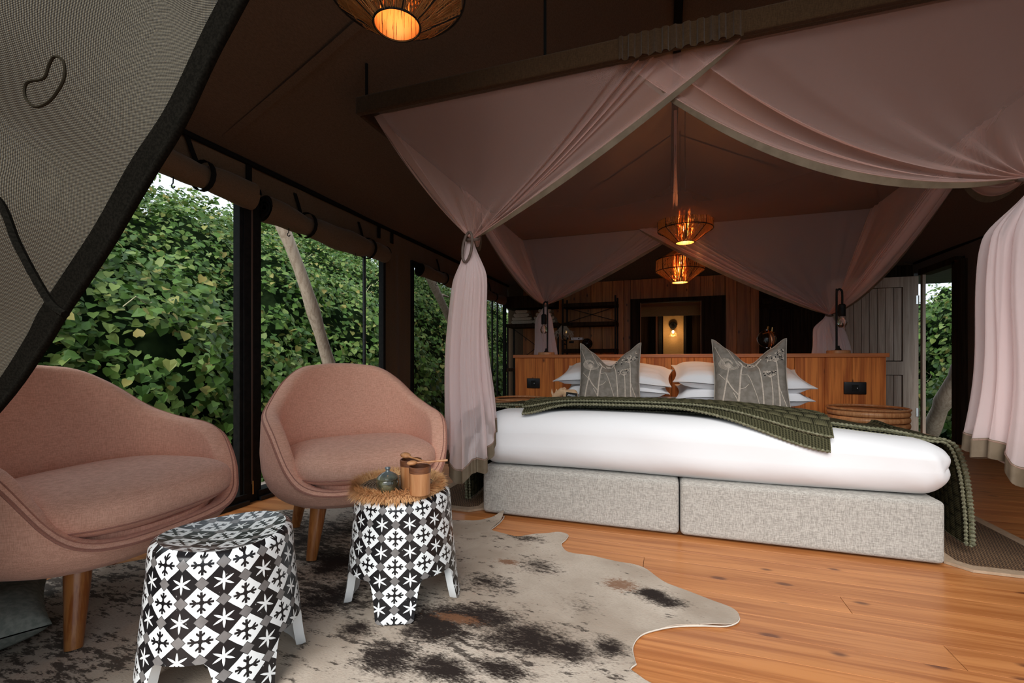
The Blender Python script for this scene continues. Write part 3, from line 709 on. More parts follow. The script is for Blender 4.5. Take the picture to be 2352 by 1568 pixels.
# ================================================================== bed
BW0, BW1, BY0, BY1 = -.970, 1.090, 2.345, 4.36; BZ = .272
SEAM = (BW0 + BW1) / 2
def base_unit(x0, x1, label):
    t = thing('divan', label, 'divan', ((x0 + x1) / 2, (BY0 + BY1) / 2, 0), 0, 'two upholstered bed bases')
    v, f = rbox((0, 0, BZ / 2 + .005), ((x1 - x0) / 2, (BY1 - BY0) / 2, BZ / 2 - .005), .022, 8, 4)
    mk('upholstery', MB().add(v, f), M_greylinen, t)
    for sx in (-1, 1):
        for sy in (-1, 1): mk('glide', MB().lathe([(.02, 0), (.02, .012)], 12, c=(sx * ((x1 - x0) / 2 - .1), sy * .9, 0)), M_black, t)
base_unit(BW0, SEAM - .003, 'left half of the grey woven upholstered bed base'); base_unit(SEAM + .003, BW1, 'right half of the grey woven upholstered bed base')
def bedtop(x, y=2.4):
    return .560 + .018 * math.cos((x + .15) * 1.7) - .048 * sst(.25, 1.2, x) - .038 * sst(2.5, 3.3, y)
mat_t = thing('mattress', 'thick white made-up mattress on grey bases', 'mattress', (SEAM, 3.35, BZ))
v, f = rbox((0, 0, .165), (1.095, 1.02, .165), .125, 46, 9)
vv = []
for q in v:
    X = q.x + SEAM; Y = q.y + 3.35; Z = q.z
    top = sst(.10, .33, Z); Z = Z * (1 + (bedtop(X, Y) - BZ - .33) / .33 * sst(0, .33, q.z))
    # gathered folds round the corners, loose creases along the foot
    ed = max(abs(q.x) / 1.095, 0); cr = sst(.80, 1.0, ed) * (1 - top) ; fr = sst(.93, 1.0, -q.y / 1.02)
    wv = math.sin(q.y * 30 + q.z * 26) * .005 + math.sin(q.x * 42 - q.z * 30) * .007
    X -= (1 if q.x > 0 else -1) * .02 * sst(.72, 1.0, -q.y / 1.02) * sst(.8, 1, ed); X += (1 if q.x > 0 else -1) * cr * (abs(wv) + .006 * math.sin(q.y * 9)); Y -= fr * (.006 * math.sin(q.x * 5 + 1) + .004 * math.sin(q.x * 13 + q.z * 9) + cr * .012 * math.sin(q.x * 60 + q.z * 20))
    Z += .004 * math.sin(q.x * 4 + q.y * 3)
    vv.append((X - SEAM, Y - 3.35, Z))
mk('duvet_cover', MB().add(vv, f), M_white, mat_t, base=False, sharp=0)
# loose sheet corners that hang below the duvet
for sx, nm in ((-1, 0),):
    mb = MB()
    def P(i, j, sx=sx):
        a = i / 24; d = j / 10
        y = -1.0 + a * .42; x = sx * (1.085 + .035 * d + .012 * math.sin(a * 26 + d * 4)); z = .17 - d * (.20 - .13 * a)
        return (x, y - .02 * (1 - a) * d, z)
    mb.grid(P, 25, 11, flip=sx < 0); mb.grid(lambda i, j: (P(i, j)[0] - sx * .006, P(i, j)[1], P(i, j)[2]), 25, 11, flip=sx > 0)
    mk('hanging_sheet', mb, M_white, mat_t, base=False, sharp=0)
# knitted throw laid across the foot, with a folded one on top of it
def throw_path():
    L = [(-1.135, .03), (-1.14, .20), (-1.135, .38), (-1.115, .50), (-1.06, .575)]
    L += [(x, bedtop(x) + .014) for x in np.linspace(-.97, .98, 22)]
    L += [(1.10, bedtop(1.08) - .002), (1.185, .49), (1.225, .38), (1.245, .2), (1.25, .055)]
    return L
TP = catmull([(x, 0, z) for x, z in throw_path()], 4)
th1 = thing('knitted_throw', 'long olive knitted throw across the bed, hanging down both sides', 'throw', (SEAM, 2.9, 0), 0, 'olive knitted throws')
n1 = len(TP); arc = [0]
for i in range(1, n1): arc.append(arc[-1] + (TP[i] - TP[i - 1]).length)
def yfront(x): return 2.50 + .10 * math.sin(max(0, min(1, (x + 1.1) / 2.2)) * math.pi) + .16 * (1 - sst(-1.1, -.3, x)) * sst(-1.12, -.95, x)
def P1(i, j, s=0.0):
    p = TP[i]; t = j / 20; y = lerp(yfront(p.x), 3.30, t); nz = s; side = 1 if p.x > 0 else -1
    over = 1 if p.z < .5 and abs(p.x - SEAM) > 1 else 0
    z = p.z + (0 if over else s) - .038 * sst(2.5, 3.3, y) * (1 if p.z > .5 else 0); x = p.x + (side * s if over else 0) - SEAM
    x += over * .010 * math.sin(y * 14) * side
    return (x, y - 2.9, z)
mb = MB(); uvf = lambda i, j: (arc[i], j / 20 * .7)
mb.grid(lambda i, j: P1(i, j, .012), n1, 21, uvf=uvf); mb.grid(lambda i, j: P1(i, j, -.004), n1, 21, uvf=uvf, flip=True)
mb.grid(lambda i, j: P1(i, 0, .012 if j else -.004), n1, 2, uvf=uvf)
mk('knit', mb, M_knit, th1, base=False, sharp=60, uv=True)
def chain(pts, r, mat, parent, nm='chain_stitch_edge'):
    pts = [Vector(p) for p in pts]; L = [0]
    for a, b in zip(pts, pts[1:]): L.append(L[-1] + (b - a).length)
    m = max(8, int(L[-1] / .0045)); out = []; rad = []; k = 0
    for i in range(m + 1):
        s = L[-1] * i / m
        while k < len(L) - 2 and L[k + 1] < s: k += 1
        t = (s - L[k]) / max(1e-9, L[k + 1] - L[k]); out.append(pts[k].lerp(pts[k + 1], t)); rad.append(r * (1.0 + .38 * math.sin(s / .017 * 6.283)))
    return mk(nm, MB().tube(out, rad, 5), mat, parent)
for sgn, s in ((1, .008),): chain([P1(i, 0, s) for i in range(n1)], .0075, M_knitedge, th1)
chain([tuple(Vector(P1(i, 0, -.004)) + Vector((0, -.004, -.010 if abs(TP[i].x - SEAM) < 1 else 0)) + Vector(((-.014 if TP[i].x > 0 else .014) if TP[i].z < .5 else 0, 0, 0))) for i in range(n1)], .006, M_knitedge, th1)
for idx in (0, n1 - 1): chain([P1(idx, j, .004) for j in range(21)], .0075, M_knitedge, th1)
th2 = thing('knitted_throw', 'folded olive knitted throw draped over the foot of the bed with two pointed corners', 'throw', (SEAM, 2.7, 0), 0, 'olive knitted throws')
def mfront(x, drop):
    """point on the foot of the mattress at a distance drop past the rounding"""
    top = bedtop(x) + .026; r = .15
    if drop < 0: return (2.47 + (-drop), top - .038 * sst(2.5, 3.3, 2.47 - drop))
    a = drop / r
    if a < 1.35: return (2.47 - r * math.sin(a) * .93, top - r * (1 - math.cos(a)))
    return (2.47 - r * math.sin(1.35) * .93 - .006, top - r * (1 - math.cos(1.35)) - (drop - 1.35 * r))
def drape2(layer, nu=70, nv=26):
    XLc, XRc = (-.745, .675) if layer == 0 else (-.75, .69)
    ext = 0.0 if layer else .035
    def edge(u):      # how far the front edge hangs over, as seen along its length
        c = abs(2 * u - 1)
        base = -.02 + .165 * sst(.40, 1.0, u) ** 1.2 + .10 * (1 - sst(0, .22, u))
        return base + ext * 1.0 + .02 * sst(.5, 1, u) * (1 - layer)
    def P(i, j, s):
        u = i / (nu - 1); t = j / (nv - 1)
        x = lerp(XLc, XRc, u); back = -.72
        d = lerp(edge(u), back, t); x2 = x + (.10 * (1 - u) * t * .8) + .06 * sst(.8, 1, u) * t
        y, z = mfront(x2, d); off = .012 + s + (.014 if layer else 0.0)
        a = max(0, min(1.35, d / .15)); return (x2 - SEAM, y - 2.7 - off * math.sin(a), z + off * math.cos(a))
    return P, nu, nv
for layer in (0, 1):
    P, nu, nv = drape2(layer, *((210, 120) if layer else (70, 40))); mb = MB(); uvf = lambda i, j, nu=nu, nv=nv: (i / (nu - 1) * 1.63, j / (nv - 1) * .9)
    rib = 4 if layer else 0
    RB = 6 if layer else 3
    def lobe(i, j):
        if not layer or j < RB: return 0.0
        U, V = uvf(i, j); a = U / .066; b = V / .042; k_ = math.floor(b); dx = ((a + (k_ % 2) * .5) % 1 - .5) * 2; q = (b - k_); return .007 * max(0, 1 - dx * dx) ** .5 * (1 - q)
    top = (lambda i, j: P(i, j, .010 + lobe(i, j))); bot = (lambda i, j: P(i, j, 0.0))
    mb.grid(lambda i, j: top(i, j + RB - 1), nu, nv - RB + 1, uvf=lambda i, j: uvf(i, j + RB - 1)); mb.grid(bot, nu, nv, uvf=uvf, flip=True)
    mb.grid(lambda i, j: P(0, i, .010 if j else 0), nv, 2); mb.grid(lambda i, j: P(nu - 1, i, .010 if j else 0), nv, 2)
    mk('knit', mb, M_knit, th2, base=False, sharp=60, uv=True)
    m2 = MB(); m2.grid(top, nu, RB, uvf=uvf); m2.grid(lambda i, j: P(i, 0, .010 if j else 0), nu, 2, uvf=uvf)
    mk('rib_border', m2, M_rib, th2, base=False, sharp=60, uv=True)
    chain([P(i, 0, .006) for i in range(nu)], .0065, M_knitedge, th2)
# pillows and cushions
def pil(u, v, hx, hy, hz, side, chop=0.0, flange=0.0):
    x = hx * u * (1 - .07 * (1 - v * v)); y = hy * v * (1 - .08 * (1 - u * u))
    t = (max(0, 1 - u ** 4) * max(0, 1 - v ** 4)) ** .55
    if flange: t *= sst(0, flange, 1 - abs(u)) * sst(0, flange, 1 - abs(v))
    z = side * hz * t
    if chop:
        g = math.exp(-(u / .42) ** 2); k = sst(-.2, 1, v); y -= chop * g * k; z *= 1 - .45 * math.exp(-(u / .22) ** 2) * sst(.1, 1, v)
        y += .05 * sst(.6, 1, abs(u)) * sst(.5, 1, v)
    return x, y, z
def pillow(name, label, cat, loc, rot, h, mat, group, chop=0, flange=0, wr=.006, seed=0, n=36):
    t = thing(name, label, cat, loc, 0, group); t.rotation_euler = rot
    mb = MB()
    for side in (1, -1):
        def P(i, j, side=side):
            u = -1 + 2 * i / n; v = -1 + 2 * j / n; x, y, z = pil(u, v, *h, side, chop, flange)
            k = max(0, 1 - u * u) * max(0, 1 - v * v)
            z += side * wr * k * (math.sin(u * 9 + v * 4 + seed) + math.sin(v * 13 - u * 3 + seed * 2) * .7) + wr * 2.5 * math.sin(u * 2.6 + seed) * (1 if flange else 0)
            return (x, y, z + side * .002)
        mb.grid(P, n + 1, n + 1, flip=side < 0)
    mk('cover', mb, mat, t, base=False, sharp=0)
    return t
PG = 'white sleeping pillows stacked on the bed'
def wp(label, x, y, z, rz, hz=.075, seed=0, tilt=8, hx=.48):
    return pillow('pillow', label, 'pillow', (x, y, z), (R(tilt), R(1.5 * (-1) ** seed), rz), (hx, .30, hz), M_sheet, PG, flange=.16, wr=.006, seed=seed)
wp('lower white pillow in the stack on the left of the bed', -.42, 4.04, .632, R(1), seed=1, hx=.44)
wp('upper white pillow in the stack on the left of the bed', -.425, 4.02, .742, R(-2), hz=.07, seed=2, tilt=12, hx=.475)
wp('lower white pillow in the stack on the right of the bed', .535, 4.04, .607, R(-1), seed=3, hx=.47)
wp('upper white pillow in the stack on the right of the bed', .525, 4.02, .728, R(1), hz=.078, seed=4, tilt=12, hx=.485)
def cushion(label, loc, rz, h, seed):
    t = pillow('cushion', label, 'cushion', loc, (R(72), 0, rz), h, M_greycush, 'grey botanical scatter cushions', chop=.13, wr=.004, seed=seed)
    ed = [(-1 + 2 * i / 40, -1) for i in range(40)] + [(1, -1 + 2 * i / 40) for i in range(40)] + [(1 - 2 * i / 40, 1) for i in range(40)] + [(-1, 1 - 2 * i / 40) for i in range(40)]
    mk('piping', MB().tube([pil(u, v, *h, 1, .13) for u, v in ed], .0045, 6, closed=True), M_piping, t)
    pale = MB(); dark = MB()
    def on(u, v, o=.004): x, y, z = pil(u, v, *h, 1, .13); k = max(0, 1 - u * u) * max(0, 1 - v * v); z += .004 * k * (math.sin(u * 9 + v * 4 + seed) + math.sin(v * 13 - u * 3 + seed * 2) * .7) + .002; return Vector((x, y, z + o))
    def line(pts, r, mb=pale, o=.003):
        q = catmull([(a, b, 0) for a, b in pts], 8); mb.tube([on(p.x, p.y, o) for p in q], [r * (1 - .25 * i / len(q)) for i in range(len(q))], 5)
    # long stems
    line([(-.78, -1), (-.74, -.5), (-.66, .0), (-.62, .22)], .0055); line([(-.36, -1), (-.33, -.4), (-.28, .2), (-.22, .62)], .007)
    line([(.30, -1), (.28, -.4), (.22, .3), (.15, .80)], .005); line([(.52, -1), (.54, -.4), (.52, .02)], .004); line([(.70, -1), (.72, -.3), (.70, .35), (.62, .62)], .005)
    line([(-.70, -.10), (-.55, -.40), (-.36, -.62)], .005); line([(-.9, .05), (-.62, -.28), (-.38, -.62)], .003); line([(-.10, .05), (.05, -.4), (.22, -1)], .003)
    line([(-.33, -.45), (-.2, -.42), (-.08, -.30)], .003); line([(-.30, .02), (-.2, .03), (-.1, .1)], .0025); line([(-.30, .50), (-.45, .62), (-.62, .95)], .003)
    line([(-.5, -.55), (-.38, -.78), (-.30, -1)], .003); line([(-.95, .8), (-.80, .5), (-.7, .3)], .0025); line([(.9, -.9), (.8, -.6), (.72, -.3)], .003)
    rr = random.Random(seed)
    # looped seed head left
    for k in range(7):
        ph = k * .5; sc_ = .12 + .03 * k; pts = [(-.62 + sc_ * .9 * math.cos(a + ph), .38 + sc_ * .75 * math.sin(a + ph)) for a in [i * .45 for i in range(10)]]
        line(pts, .0022)
    for k in range(9): a = math.pi * (.1 + .8 * k / 8); line([(-.62, .22), (-.62 + .12 * math.cos(a), .25 + .16 * math.sin(a))], .0035)
    for k in range(8): a = math.pi * (.15 + .7 * k / 7); line([(-.22, .62), (-.22 + .14 * math.cos(a), .62 + .12 * math.sin(a))], .003)
    # spiky umbels right
    for (cx, cy, w, hh, m) in ((.66, .58, .30, .17, 46), (.50, .05, .24, .14, 34), (.10, .84, .24, .08, 24)):
        for k in range(m):
            u = cx + w * rr.uniform(-1, 1) * .8; v_ = min(.97, cy + hh * rr.uniform(-.5, .9)); a = rr.uniform(0, 6.28); l = .045
            if u > .95: continue
            tgt, o = (pale, .005) if k % 3 else (dark, .003)
            line([(u, v_), (min(.99, u + l * math.cos(a)), min(.99, v_ + l * math.sin(a)))], .0042, tgt, o)
        for k in range(6): a = math.pi * (.12 + .76 * k / 5); line([(cx, cy - hh * .9), (cx + w * .7 * math.cos(a), min(.97, cy - hh * .3 + hh * .5 * math.sin(a)))], .0022)
    mk('stem_embroidery', pale, M_stitch, t, base=False)['kind'] = 'stuff'; mk('dark_embroidery', dark, M_darkstitch, t, base=False)['kind'] = 'stuff'
    return t
cushion('smaller-looking grey cushion with raised plant stems on the left pillows', (-.435, 3.72, .730), R(3), (.245, .235, .085), 3)
cushion('grey cushion with raised plant stems against the right pillows', (.575, 3.70, .728), R(-2), (.25, .255, .09), 5)
# rhino toy with a black card tag
rh = thing('rhino_ornament', 'small pale wooden rhino with a black card tag beside the left pillows', 'ornament', (-.745, 3.50, .548))
v, f = rbox((.035, 0, .045), (.058, .035, .040), .034, 3, 5); mk('body', MB().add(v, f), M_rhino, rh, sharp=0)
hd = MB(); hd.tube([(.0, 0, .065), (-.03, 0, .068), (-.065, 0, .045), (-.095, 0, .022), (-.108, 0, .016)], [.030, .032, .026, .020, .010], 12)
mk('head', hd, M_rhino, rh)
mk('horn', MB().tube([(-.098, 0, .03), (-.110, 0, .058), (-.112, 0, .088)], [.012, .008, .001], 8), M_rhino, rh); mk('horn', MB().tube([(-.072, 0, .05), (-.076, 0, .07), (-.073, 0, .088)], [.010, .007, .001], 8), M_rhino, rh)
for sy in (-.016, .016): mk('ear', MB().tube([(-.022, sy, .08), (-.016, sy * 1.4, .094), (-.010, sy * 1.6, .101)], [.008, .009, .001], 8), M_rhino, rh)
for sx in (-.005, .075):
    for sy in (-.02, .02): mk('leg', MB().tube([(sx, sy, .02), (sx, sy, -.004)], [.014, .013], 8), M_rhino, rh)
tg = thing('gift_tag', 'black card tag with tiny white print tied to the wooden rhino', 'tag', (-.695, 3.445, .550)); tg.rotation_euler = (R(-8), R(6), 0)
mk('card', MB().box((0, 0, .032), (.085, .003, .06)), M_black, tg, smooth=False)
tx = MB()
for r_, z in enumerate((.045, .037, .029)):
    xx = -.032 + (.0 if r_ else .006)
    while xx < .03: wd = random.uniform(.003, .009); tx.box((xx + wd / 2, -.0018, z), (wd, .0006, .0035)); xx += wd + .002
mk('tiny_print', tx, M_paper, tg, smooth=False)
mk('string', MB().tube([(-.03, 0, .058), (-.028, .02, .075), (-.025, .045, .09)], .0012, 5), M_raffia, tg)
# round bentwood bedside tables
def drum(label, x, y):
    t = thing('bedside_table', label, 'bedside table', (x, y, 0), 0, 'round bentwood bedside tables')
    for i in range(11):
        z0 = .022 + i * .043 + .0
        pr = [(.232, z0), (.248, z0 + .004), (.252, z0 + .020), (.248, z0 + .037), (.232, z0 + .041)]
        mk('wooden_hoop', MB().lathe(pr, 40, cap=False), M_cup, t, sharp=0, base=False)
    mk('rim', MB().tube([(.248 * math.cos(a), .248 * math.sin(a), .503) for a in [i * math.pi / 24 for i in range(48)]], .009, 8, closed=True), M_cup, t)
    mk('tray_top', MB().lathe([(0, .478), (.238, .478), (.238, .486), (0, .486)], 40, cap=False), M_cup, t, base=False)
    mk('foot_ring', MB().lathe([(.20, 0), (.235, 0), (.235, .022), (.20, .022)], 40), M_cup, t, base=False)
drum('round bentwood bedside table left of the bed', -1.30, 4.08); drum('round bentwood bedside table right of the bed, in front of the grey door', 1.42, 4.08)
# headboard cabinet
HB = thing('headboard_cabinet', 'wide pine board headboard cabinet behind the bed', 'headboard', (.10, 4.58, 0))
hx0, hx1 = -1.465, 1.665
mk('carcass', MB().box((0, .012, .445), (hx1 - hx0 - .01, .30, .87)), M_darkwood, HB, smooth=False)
x = hx0
while x < hx1 - .01:
    wd = random.choice((.19, .22, .22, .25)); x1 = min(x + wd, hx1)
    if hx1 - x1 < .08: x1 = hx1
    v, f = rbox(((x + x1) / 2 - .10, -.158, .445), ((x1 - x) / 2 - .0012, .011, .44), .002, 1, 1)
    mk('board', MB().add(v, f), M_head, HB, smooth=False); x = x1
for sx in (hx0 + .008, hx1 - .008): mk('end_board', MB().box((sx - .10, .01, .445), (.018, .32, .88)), M_head, HB, smooth=False)
v, f = rbox((0, 0, .902), ((hx1 - hx0) / 2 + .018, .185, .016), .004, 1, 2); mk('top_board', MB().add(v, f), M_headtop, HB, smooth=False)
for i in range(9): mk('peg', MB().lathe([(0, .0), (.005, .0), (.004, .004), (0, .004)], 8, c=(0, 0, 0), cap=False), M_headtop, HB, base=False).location = (hx0 - .1 + .18 + i * .35, -.16, .872)
def socket(label, x, z, wd):
    t = thing('wall_socket', label, 'socket', (x, 4.408, z), 0, 'black plug sockets on the headboard')
    v, f = rbox((0, -.006, 0), (wd / 2, .006, .05), .0055, 2, 3); mk('plate', MB().add(v, f), pm('gunmetal_plate', (.035, .035, .037), None, rough=.3, metal=.8), t)
    mk('insert', MB().box((0, -.013, 0), (.045, .004, .055)).box((-.01, -.016, .012), (.012, .006, .014)).box((.012, -.016, -.008), (.012, .006, .014)), M_black, t, smooth=False)
    mk('switch', MB().box((.012, -.018, .0), (.006, .003, .006)), M_paper, t, smooth=False)
socket('black plug socket at the left end of the headboard', -1.268, .632, .135); socket('black plug socket at the right end of the headboard', 1.452, .634, .155)
# bedside lamps standing on the headboard
def lamp(label, x, y, side):
    t = thing('table_lamp', label, 'lamp', (x, y, .918), 0, 'black bulb lamps on the headboard')
    mk('base', MB().lathe([(0, 0), (.085, 0), (.085, .022), (.08, .026), (0, .026)], 32, cap=False), M_cup, t, base=False)
    mk('foot', MB().lathe([(0, 0), (.03, 0), (.012, .02), (.009, .04)], 16, c=(side * .0, 0, .026), cap=False), M_black, t, base=False)
    lp = [(-.012, 0, .026), (-.012, 0, .50), (-.006, 0, .532), (.008, 0, .542), (.022, 0, .532), (.028, 0, .505), (.028, 0, .40)]
    lp = [(q[0] * side, q[1], q[2]) for q in catmull(lp, 5)]
    mk('stem', MB().tube(lp, .0085, 8), M_black, t)
    mk('socket', MB().lathe([(0, .31), (.022, .31), (.027, .318), (.027, .405), (.018, .415), (0, .415)], 20, c=(side * .022, -.012, 0), cap=False), M_black, t, base=False)
    mk('bulb', MB().lathe([(.001, .215), (.02, .219), (.034, .238), (.037, .258), (.030, .28), (.016, .298), (.013, .312)], 20, c=(side * .022, -.012, 0), cap=False), M_glass, t, base=False)
    fl_ = MB()
    for k in range(5):
        a = k * 1.257; fl_.tube([(side * .022 + .004 * math.cos(a), -.012 + .004 * math.sin(a), .30), (side * .022 + .013 * math.cos(a), -.012 + .013 * math.sin(a), .265), (side * .022 + .012 * math.cos(a + .6), -.012 + .012 * math.sin(a + .6), .235)], .001, 4)
    mk('filament', fl_, M_copper, t)
lamp('black bulb lamp on the left end of the headboard', -1.165, 4.52, -1); lamp('black bulb lamp on the right end of the headboard', 1.372, 4.52, 1)
# sisal rugs either side of the bed
def sisal(label, P, grp='brown sisal bedside rugs'):
    t = thing('sisal_rug', label, 'rug', (sum(p[0] for p in P) / len(P), sum(p[1] for p in P) / len(P), 0), 0, grp)
    c = Vector(t.location); n = len(P); mb = MB(); lo = [Vector((p[0], p[1], .001)) - c for p in P]; hi = [q + Vector((0, 0, .009)) for q in lo]
    mb.add(lo + hi, [tuple(range(n))[::-1], tuple(range(n, 2 * n))] + [(i, (i + 1) % n, n + (i + 1) % n, n + i) for i in range(n)]); mk('weave', mb, M_sisal, t, smooth=False)
    for i in range(n):
        m2 = MB(); cc = [Vector((p_.x, p_.y, 0)) for p_ in lo]
        def inset(k, w_):
            a, b, e = cc[k - 1], cc[k], cc[(k + 1) % n]; d1 = (b - a).normalized(); d2 = (e - b).normalized(); n1 = Vector((-d1.y, d1.x, 0)); n2 = Vector((-d2.y, d2.x, 0)); bis = (n1 + n2).normalized(); sgn_ = 1 if bis.dot(Vector((0, 0, 0)) - b) > 0 else -1
            return b + bis * sgn_ * w_ / max(.3, abs(bis.dot(n1)))
        k1 = (i + 1) % n; q = [inset(i, .045), inset(k1, .045), inset(k1, -.004), inset(i, -.004)]
        m2.add([p + Vector((0, 0, .001)) for p in q] + [p + Vector((0, 0, .0125)) for p in q], [(3, 2, 1, 0), (4, 5, 6, 7), (0, 1, 5, 4), (1, 2, 6, 5), (2, 3, 7, 6), (3, 0, 4, 7)]); mk('binding', m2, M_sisalb, t, smooth=False)
sisal('brown sisal rug on the left of the bed', [(-1.40, 2.42), (-1.33, 2.355), (-1.06, 2.355), (-.99, 2.42), (-.99, 4.2), (-1.40, 4.2)])
sisal('brown sisal rug on the right of the bed', [(1.11, 2.40), (1.17, 2.335), (1.52, 2.335), (1.585, 2.40), (1.585, 4.2), (1.11, 4.2)])
# ================================================================== cowhide
HP = [(1032, 1195), (1075, 1199), (1109, 1196), (1140, 1192), (1158, 1187), (1150, 1200), (1136, 1212), (1128, 1220), (1150, 1228), (1181, 1236), (1206, 1234), (1232, 1231), (1262, 1227), (1283, 1226), (1300, 1229), (1305, 1233), (1298, 1243), (1289, 1251), (1294, 1262), (1306, 1271), (1335, 1277), (1364, 1281), (1395, 1287), (1424, 1295), (1458, 1303), (1484, 1312), (1508, 1330), (1534, 1347), (1590, 1366), (1643, 1387), (1680, 1403), (1697, 1418), (1694, 1432), (1668, 1441), (1620, 1440), (1562, 1441), (1520, 1447), (1481, 1458), (1462, 1472), (1453, 1491), (1455, 1510), (1461, 1529), (1481, 1568)]
hide = [onZ(px, py) for px, py in HP]
hide += [Vector(p) for p in ((.42, 1.08, 0), (.45, .92, 0), (.30, .80, 0), (.05, .74, 0), (-.25, .68, 0), (-.55, .55, 0), (-.95, .50, 0), (-1.35, .42, 0), (-1.75, .40, 0), (-1.98, .56, 0), (-2.12, .78, 0), (-2.24, .97, 0), (-2.25, 1.15, 0), (-2.10, 1.35, 0), (-2.12, 1.62, 0), (-2.20, 1.85, 0), (-2.05, 2.02, 0), (-1.80, 2.16, 0), (-1.55, 2.24, 0), (-1.30, 2.30, 0), (-1.20, 2.27, 0))]
out = catmull([(p.x, p.y, 0) for p in hide], 3, closed=True)
ho = (-.6, 1.3)
Bl = [onZ(*q) for q in ((1000, 1440), (1080, 1420), (1210, 1470), (1300, 1495), (900, 1520), (1000, 1540), (750, 1385), (760, 1300), (700, 1240), (1110, 1340), (1500, 1370), (1240, 1305), (1340, 1395), (1150, 1545), (820, 1450), (1530, 1385), (1210, 1240), (1400, 1490))]
rr_ = [(a_*1.25,b_*1.35,c_) for a_,b_,c_ in [(.16, .10, 1), (.22, .09, 1), (.20, .09, 1), (.12, .07, .95), (.12, .09, 1), (.16, .07, .95), (.16, .14, .95), (.22, .16, .9), (.2, .2, .8), (.16, .10, .75), (.07, .05, 1.05), (.12, .10, .7), (.10, .08, .7), (.12, .05, .9), (.1, .06, .9), (.10, .05, .9), (.12, .04, .9), (.07, .06, .9)]]
Tn = [onZ(1425, 1346), onZ(1050, 1425), onZ(1165, 1295)]
M_hide = hide_finish(ho, [(b.x, b.y, r[0], r[1], r[2]) for b, r in zip(Bl, rr_)] + [(-1.5, 1.9, .35, .12, .8), (-1.75, .75, .2, .06, .6)], [(Tn[0].x, Tn[0].y, .075, .055), (Tn[1].x, Tn[1].y, .10, .03), (Tn[2].x, Tn[2].y, .06, .03)])
import bmesh
bm = bmesh.new(); vs = [bm.verts.new((p.x, p.y, 0)) for p in out]; bm.faces.new(vs); bmesh.ops.triangulate(bm, faces=bm.faces[:])
for _ in range(4):
    es = [e for e in bm.edges if e.calc_length() > .05]
    if es: bmesh.ops.subdivide_edges(bm, edges=es, cuts=1); bmesh.ops.triangulate(bm, faces=bm.faces[:])
tip = onZ(1156, 1189)
for v_ in bm.verts:
    x, y = v_.co.x, v_.co.y
    e = 1.0 if v_.is_boundary else 0.0
    z = .0045 + .0015 * math.sin(x * 9 + y * 4) + .001 * math.sin(x * 21 - y * 17)
    z += .030 * math.exp(-((x - tip.x) ** 2 + (y - tip.y) ** 2) / .0022)
    v_.co.z = z + (.002 * (1 + math.sin(x * 37 + y * 29)) if e else 0)
me = bpy.data.meshes.new('cowhide_rug'); bm.normal_update()
for fc in bm.faces:
    if fc.normal.z < 0: fc.normal_flip()
geom = bmesh.ops.extrude_face_region(bm, geom=bm.faces[:])
for g_ in [g_ for g_ in geom['geom'] if isinstance(g_, bmesh.types.BMVert)]: g_.co.z += .0035
for v_ in bm.verts: v_.co.x -= ho[0]; v_.co.y -= ho[1]
bmesh.ops.recalc_face_normals(bm, faces=bm.faces[:])
bm.to_mesh(me); bm.free(); me.materials.append(M_hide); me.polygons.foreach_set('use_smooth', [True] * len(me.polygons)); me.set_sharp_from_angle(angle=R(50))
ho_ = bpy.data.objects.new('cowhide_rug', me); COL.objects.link(ho_); ho_.location = (ho[0], ho[1], 0)
tag(ho_, 'pale brindled cowhide with dark patches spread on the pine floor', 'rug')
ce = [Vector((p.x - ho[0], p.y - ho[1], .0045)) for p in out]
mk('pale_cut_edge', MB().tube(ce, .0022, 5, closed=True), pm('pale_hide_edge', (.62, .56, .48), None, rough=.8), ho_)
FLOORZ = .009
# ================================================================== armchairs
RT = [(0, .305), (26, .305), (42, .325), (54, .40), (64, .510), (76, .570), (95, .600), (115, .650), (132, .745), (150, .815), (180, .835)]
def rimh(ph):
    a = abs((ph + 180) % 360 - 180); xs_ = [r[0] for r in RT]; s = 0
    for d, wgt in ((-7, .2), (-3.5, .2), (0, .2), (3.5, .2), (7, .2)): s += wgt * float(np.interp(abs(a + d) if a + d <= 180 else 360 - a - d, xs_, [r[1] for r in RT]))
    return s
AX, AY = .425, .40
def plan(ph, k):
    """superellipse; phi 0 is the front (-Y)"""
    a = R(ph); s_, c_ = math.sin(a), math.cos(a); e = 2 / 2.5
    return Vector((AX * k * math.copysign(abs(s_) ** e, s_), -AY * k * math.copysign(abs(c_) ** e, c_), 0))
def Rk(z): return float(np.interp(z, [.20, .215, .24, .28, .34, .42, .55, .68, .85], [.62, .76, .86, .935, .985, 1.0, .99, .955, .90]))
def shellpt(ph, s):
    """s 0..1 outer bottom -> rim -> inner bottom"""
    h = rimh(ph); a = abs((ph + 180) % 360 - 180); bk = sst(110, 180, a)
    lean = lambda z: Vector((0, .07 * bk * sst(.35, .85, z), 0))
    if s < .5:
        z = lerp(.20, h - .03, (s / .5) ** .8); p = plan(ph, Rk(z)); return Vector((p.x, p.y, z)) + lean(z)
    if s < .7:
        t = (s - .5) / .2; k0 = Rk(h); a2 = t * math.pi; dk = .085
        z = h - .03 + .030 * math.sin(a2) ** .8; k = k0 - dk * (1 - math.cos(a2)); p = plan(ph, k); return Vector((p.x, p.y, z)) + lean(h)
    t = (s - .7) / .3; zb = .30; z = lerp(h - .03, zb, t); k = (Rk(h) - .17) - .03 * t; p = plan(ph, k); return Vector((p.x, p.y, z)) + lean(z)
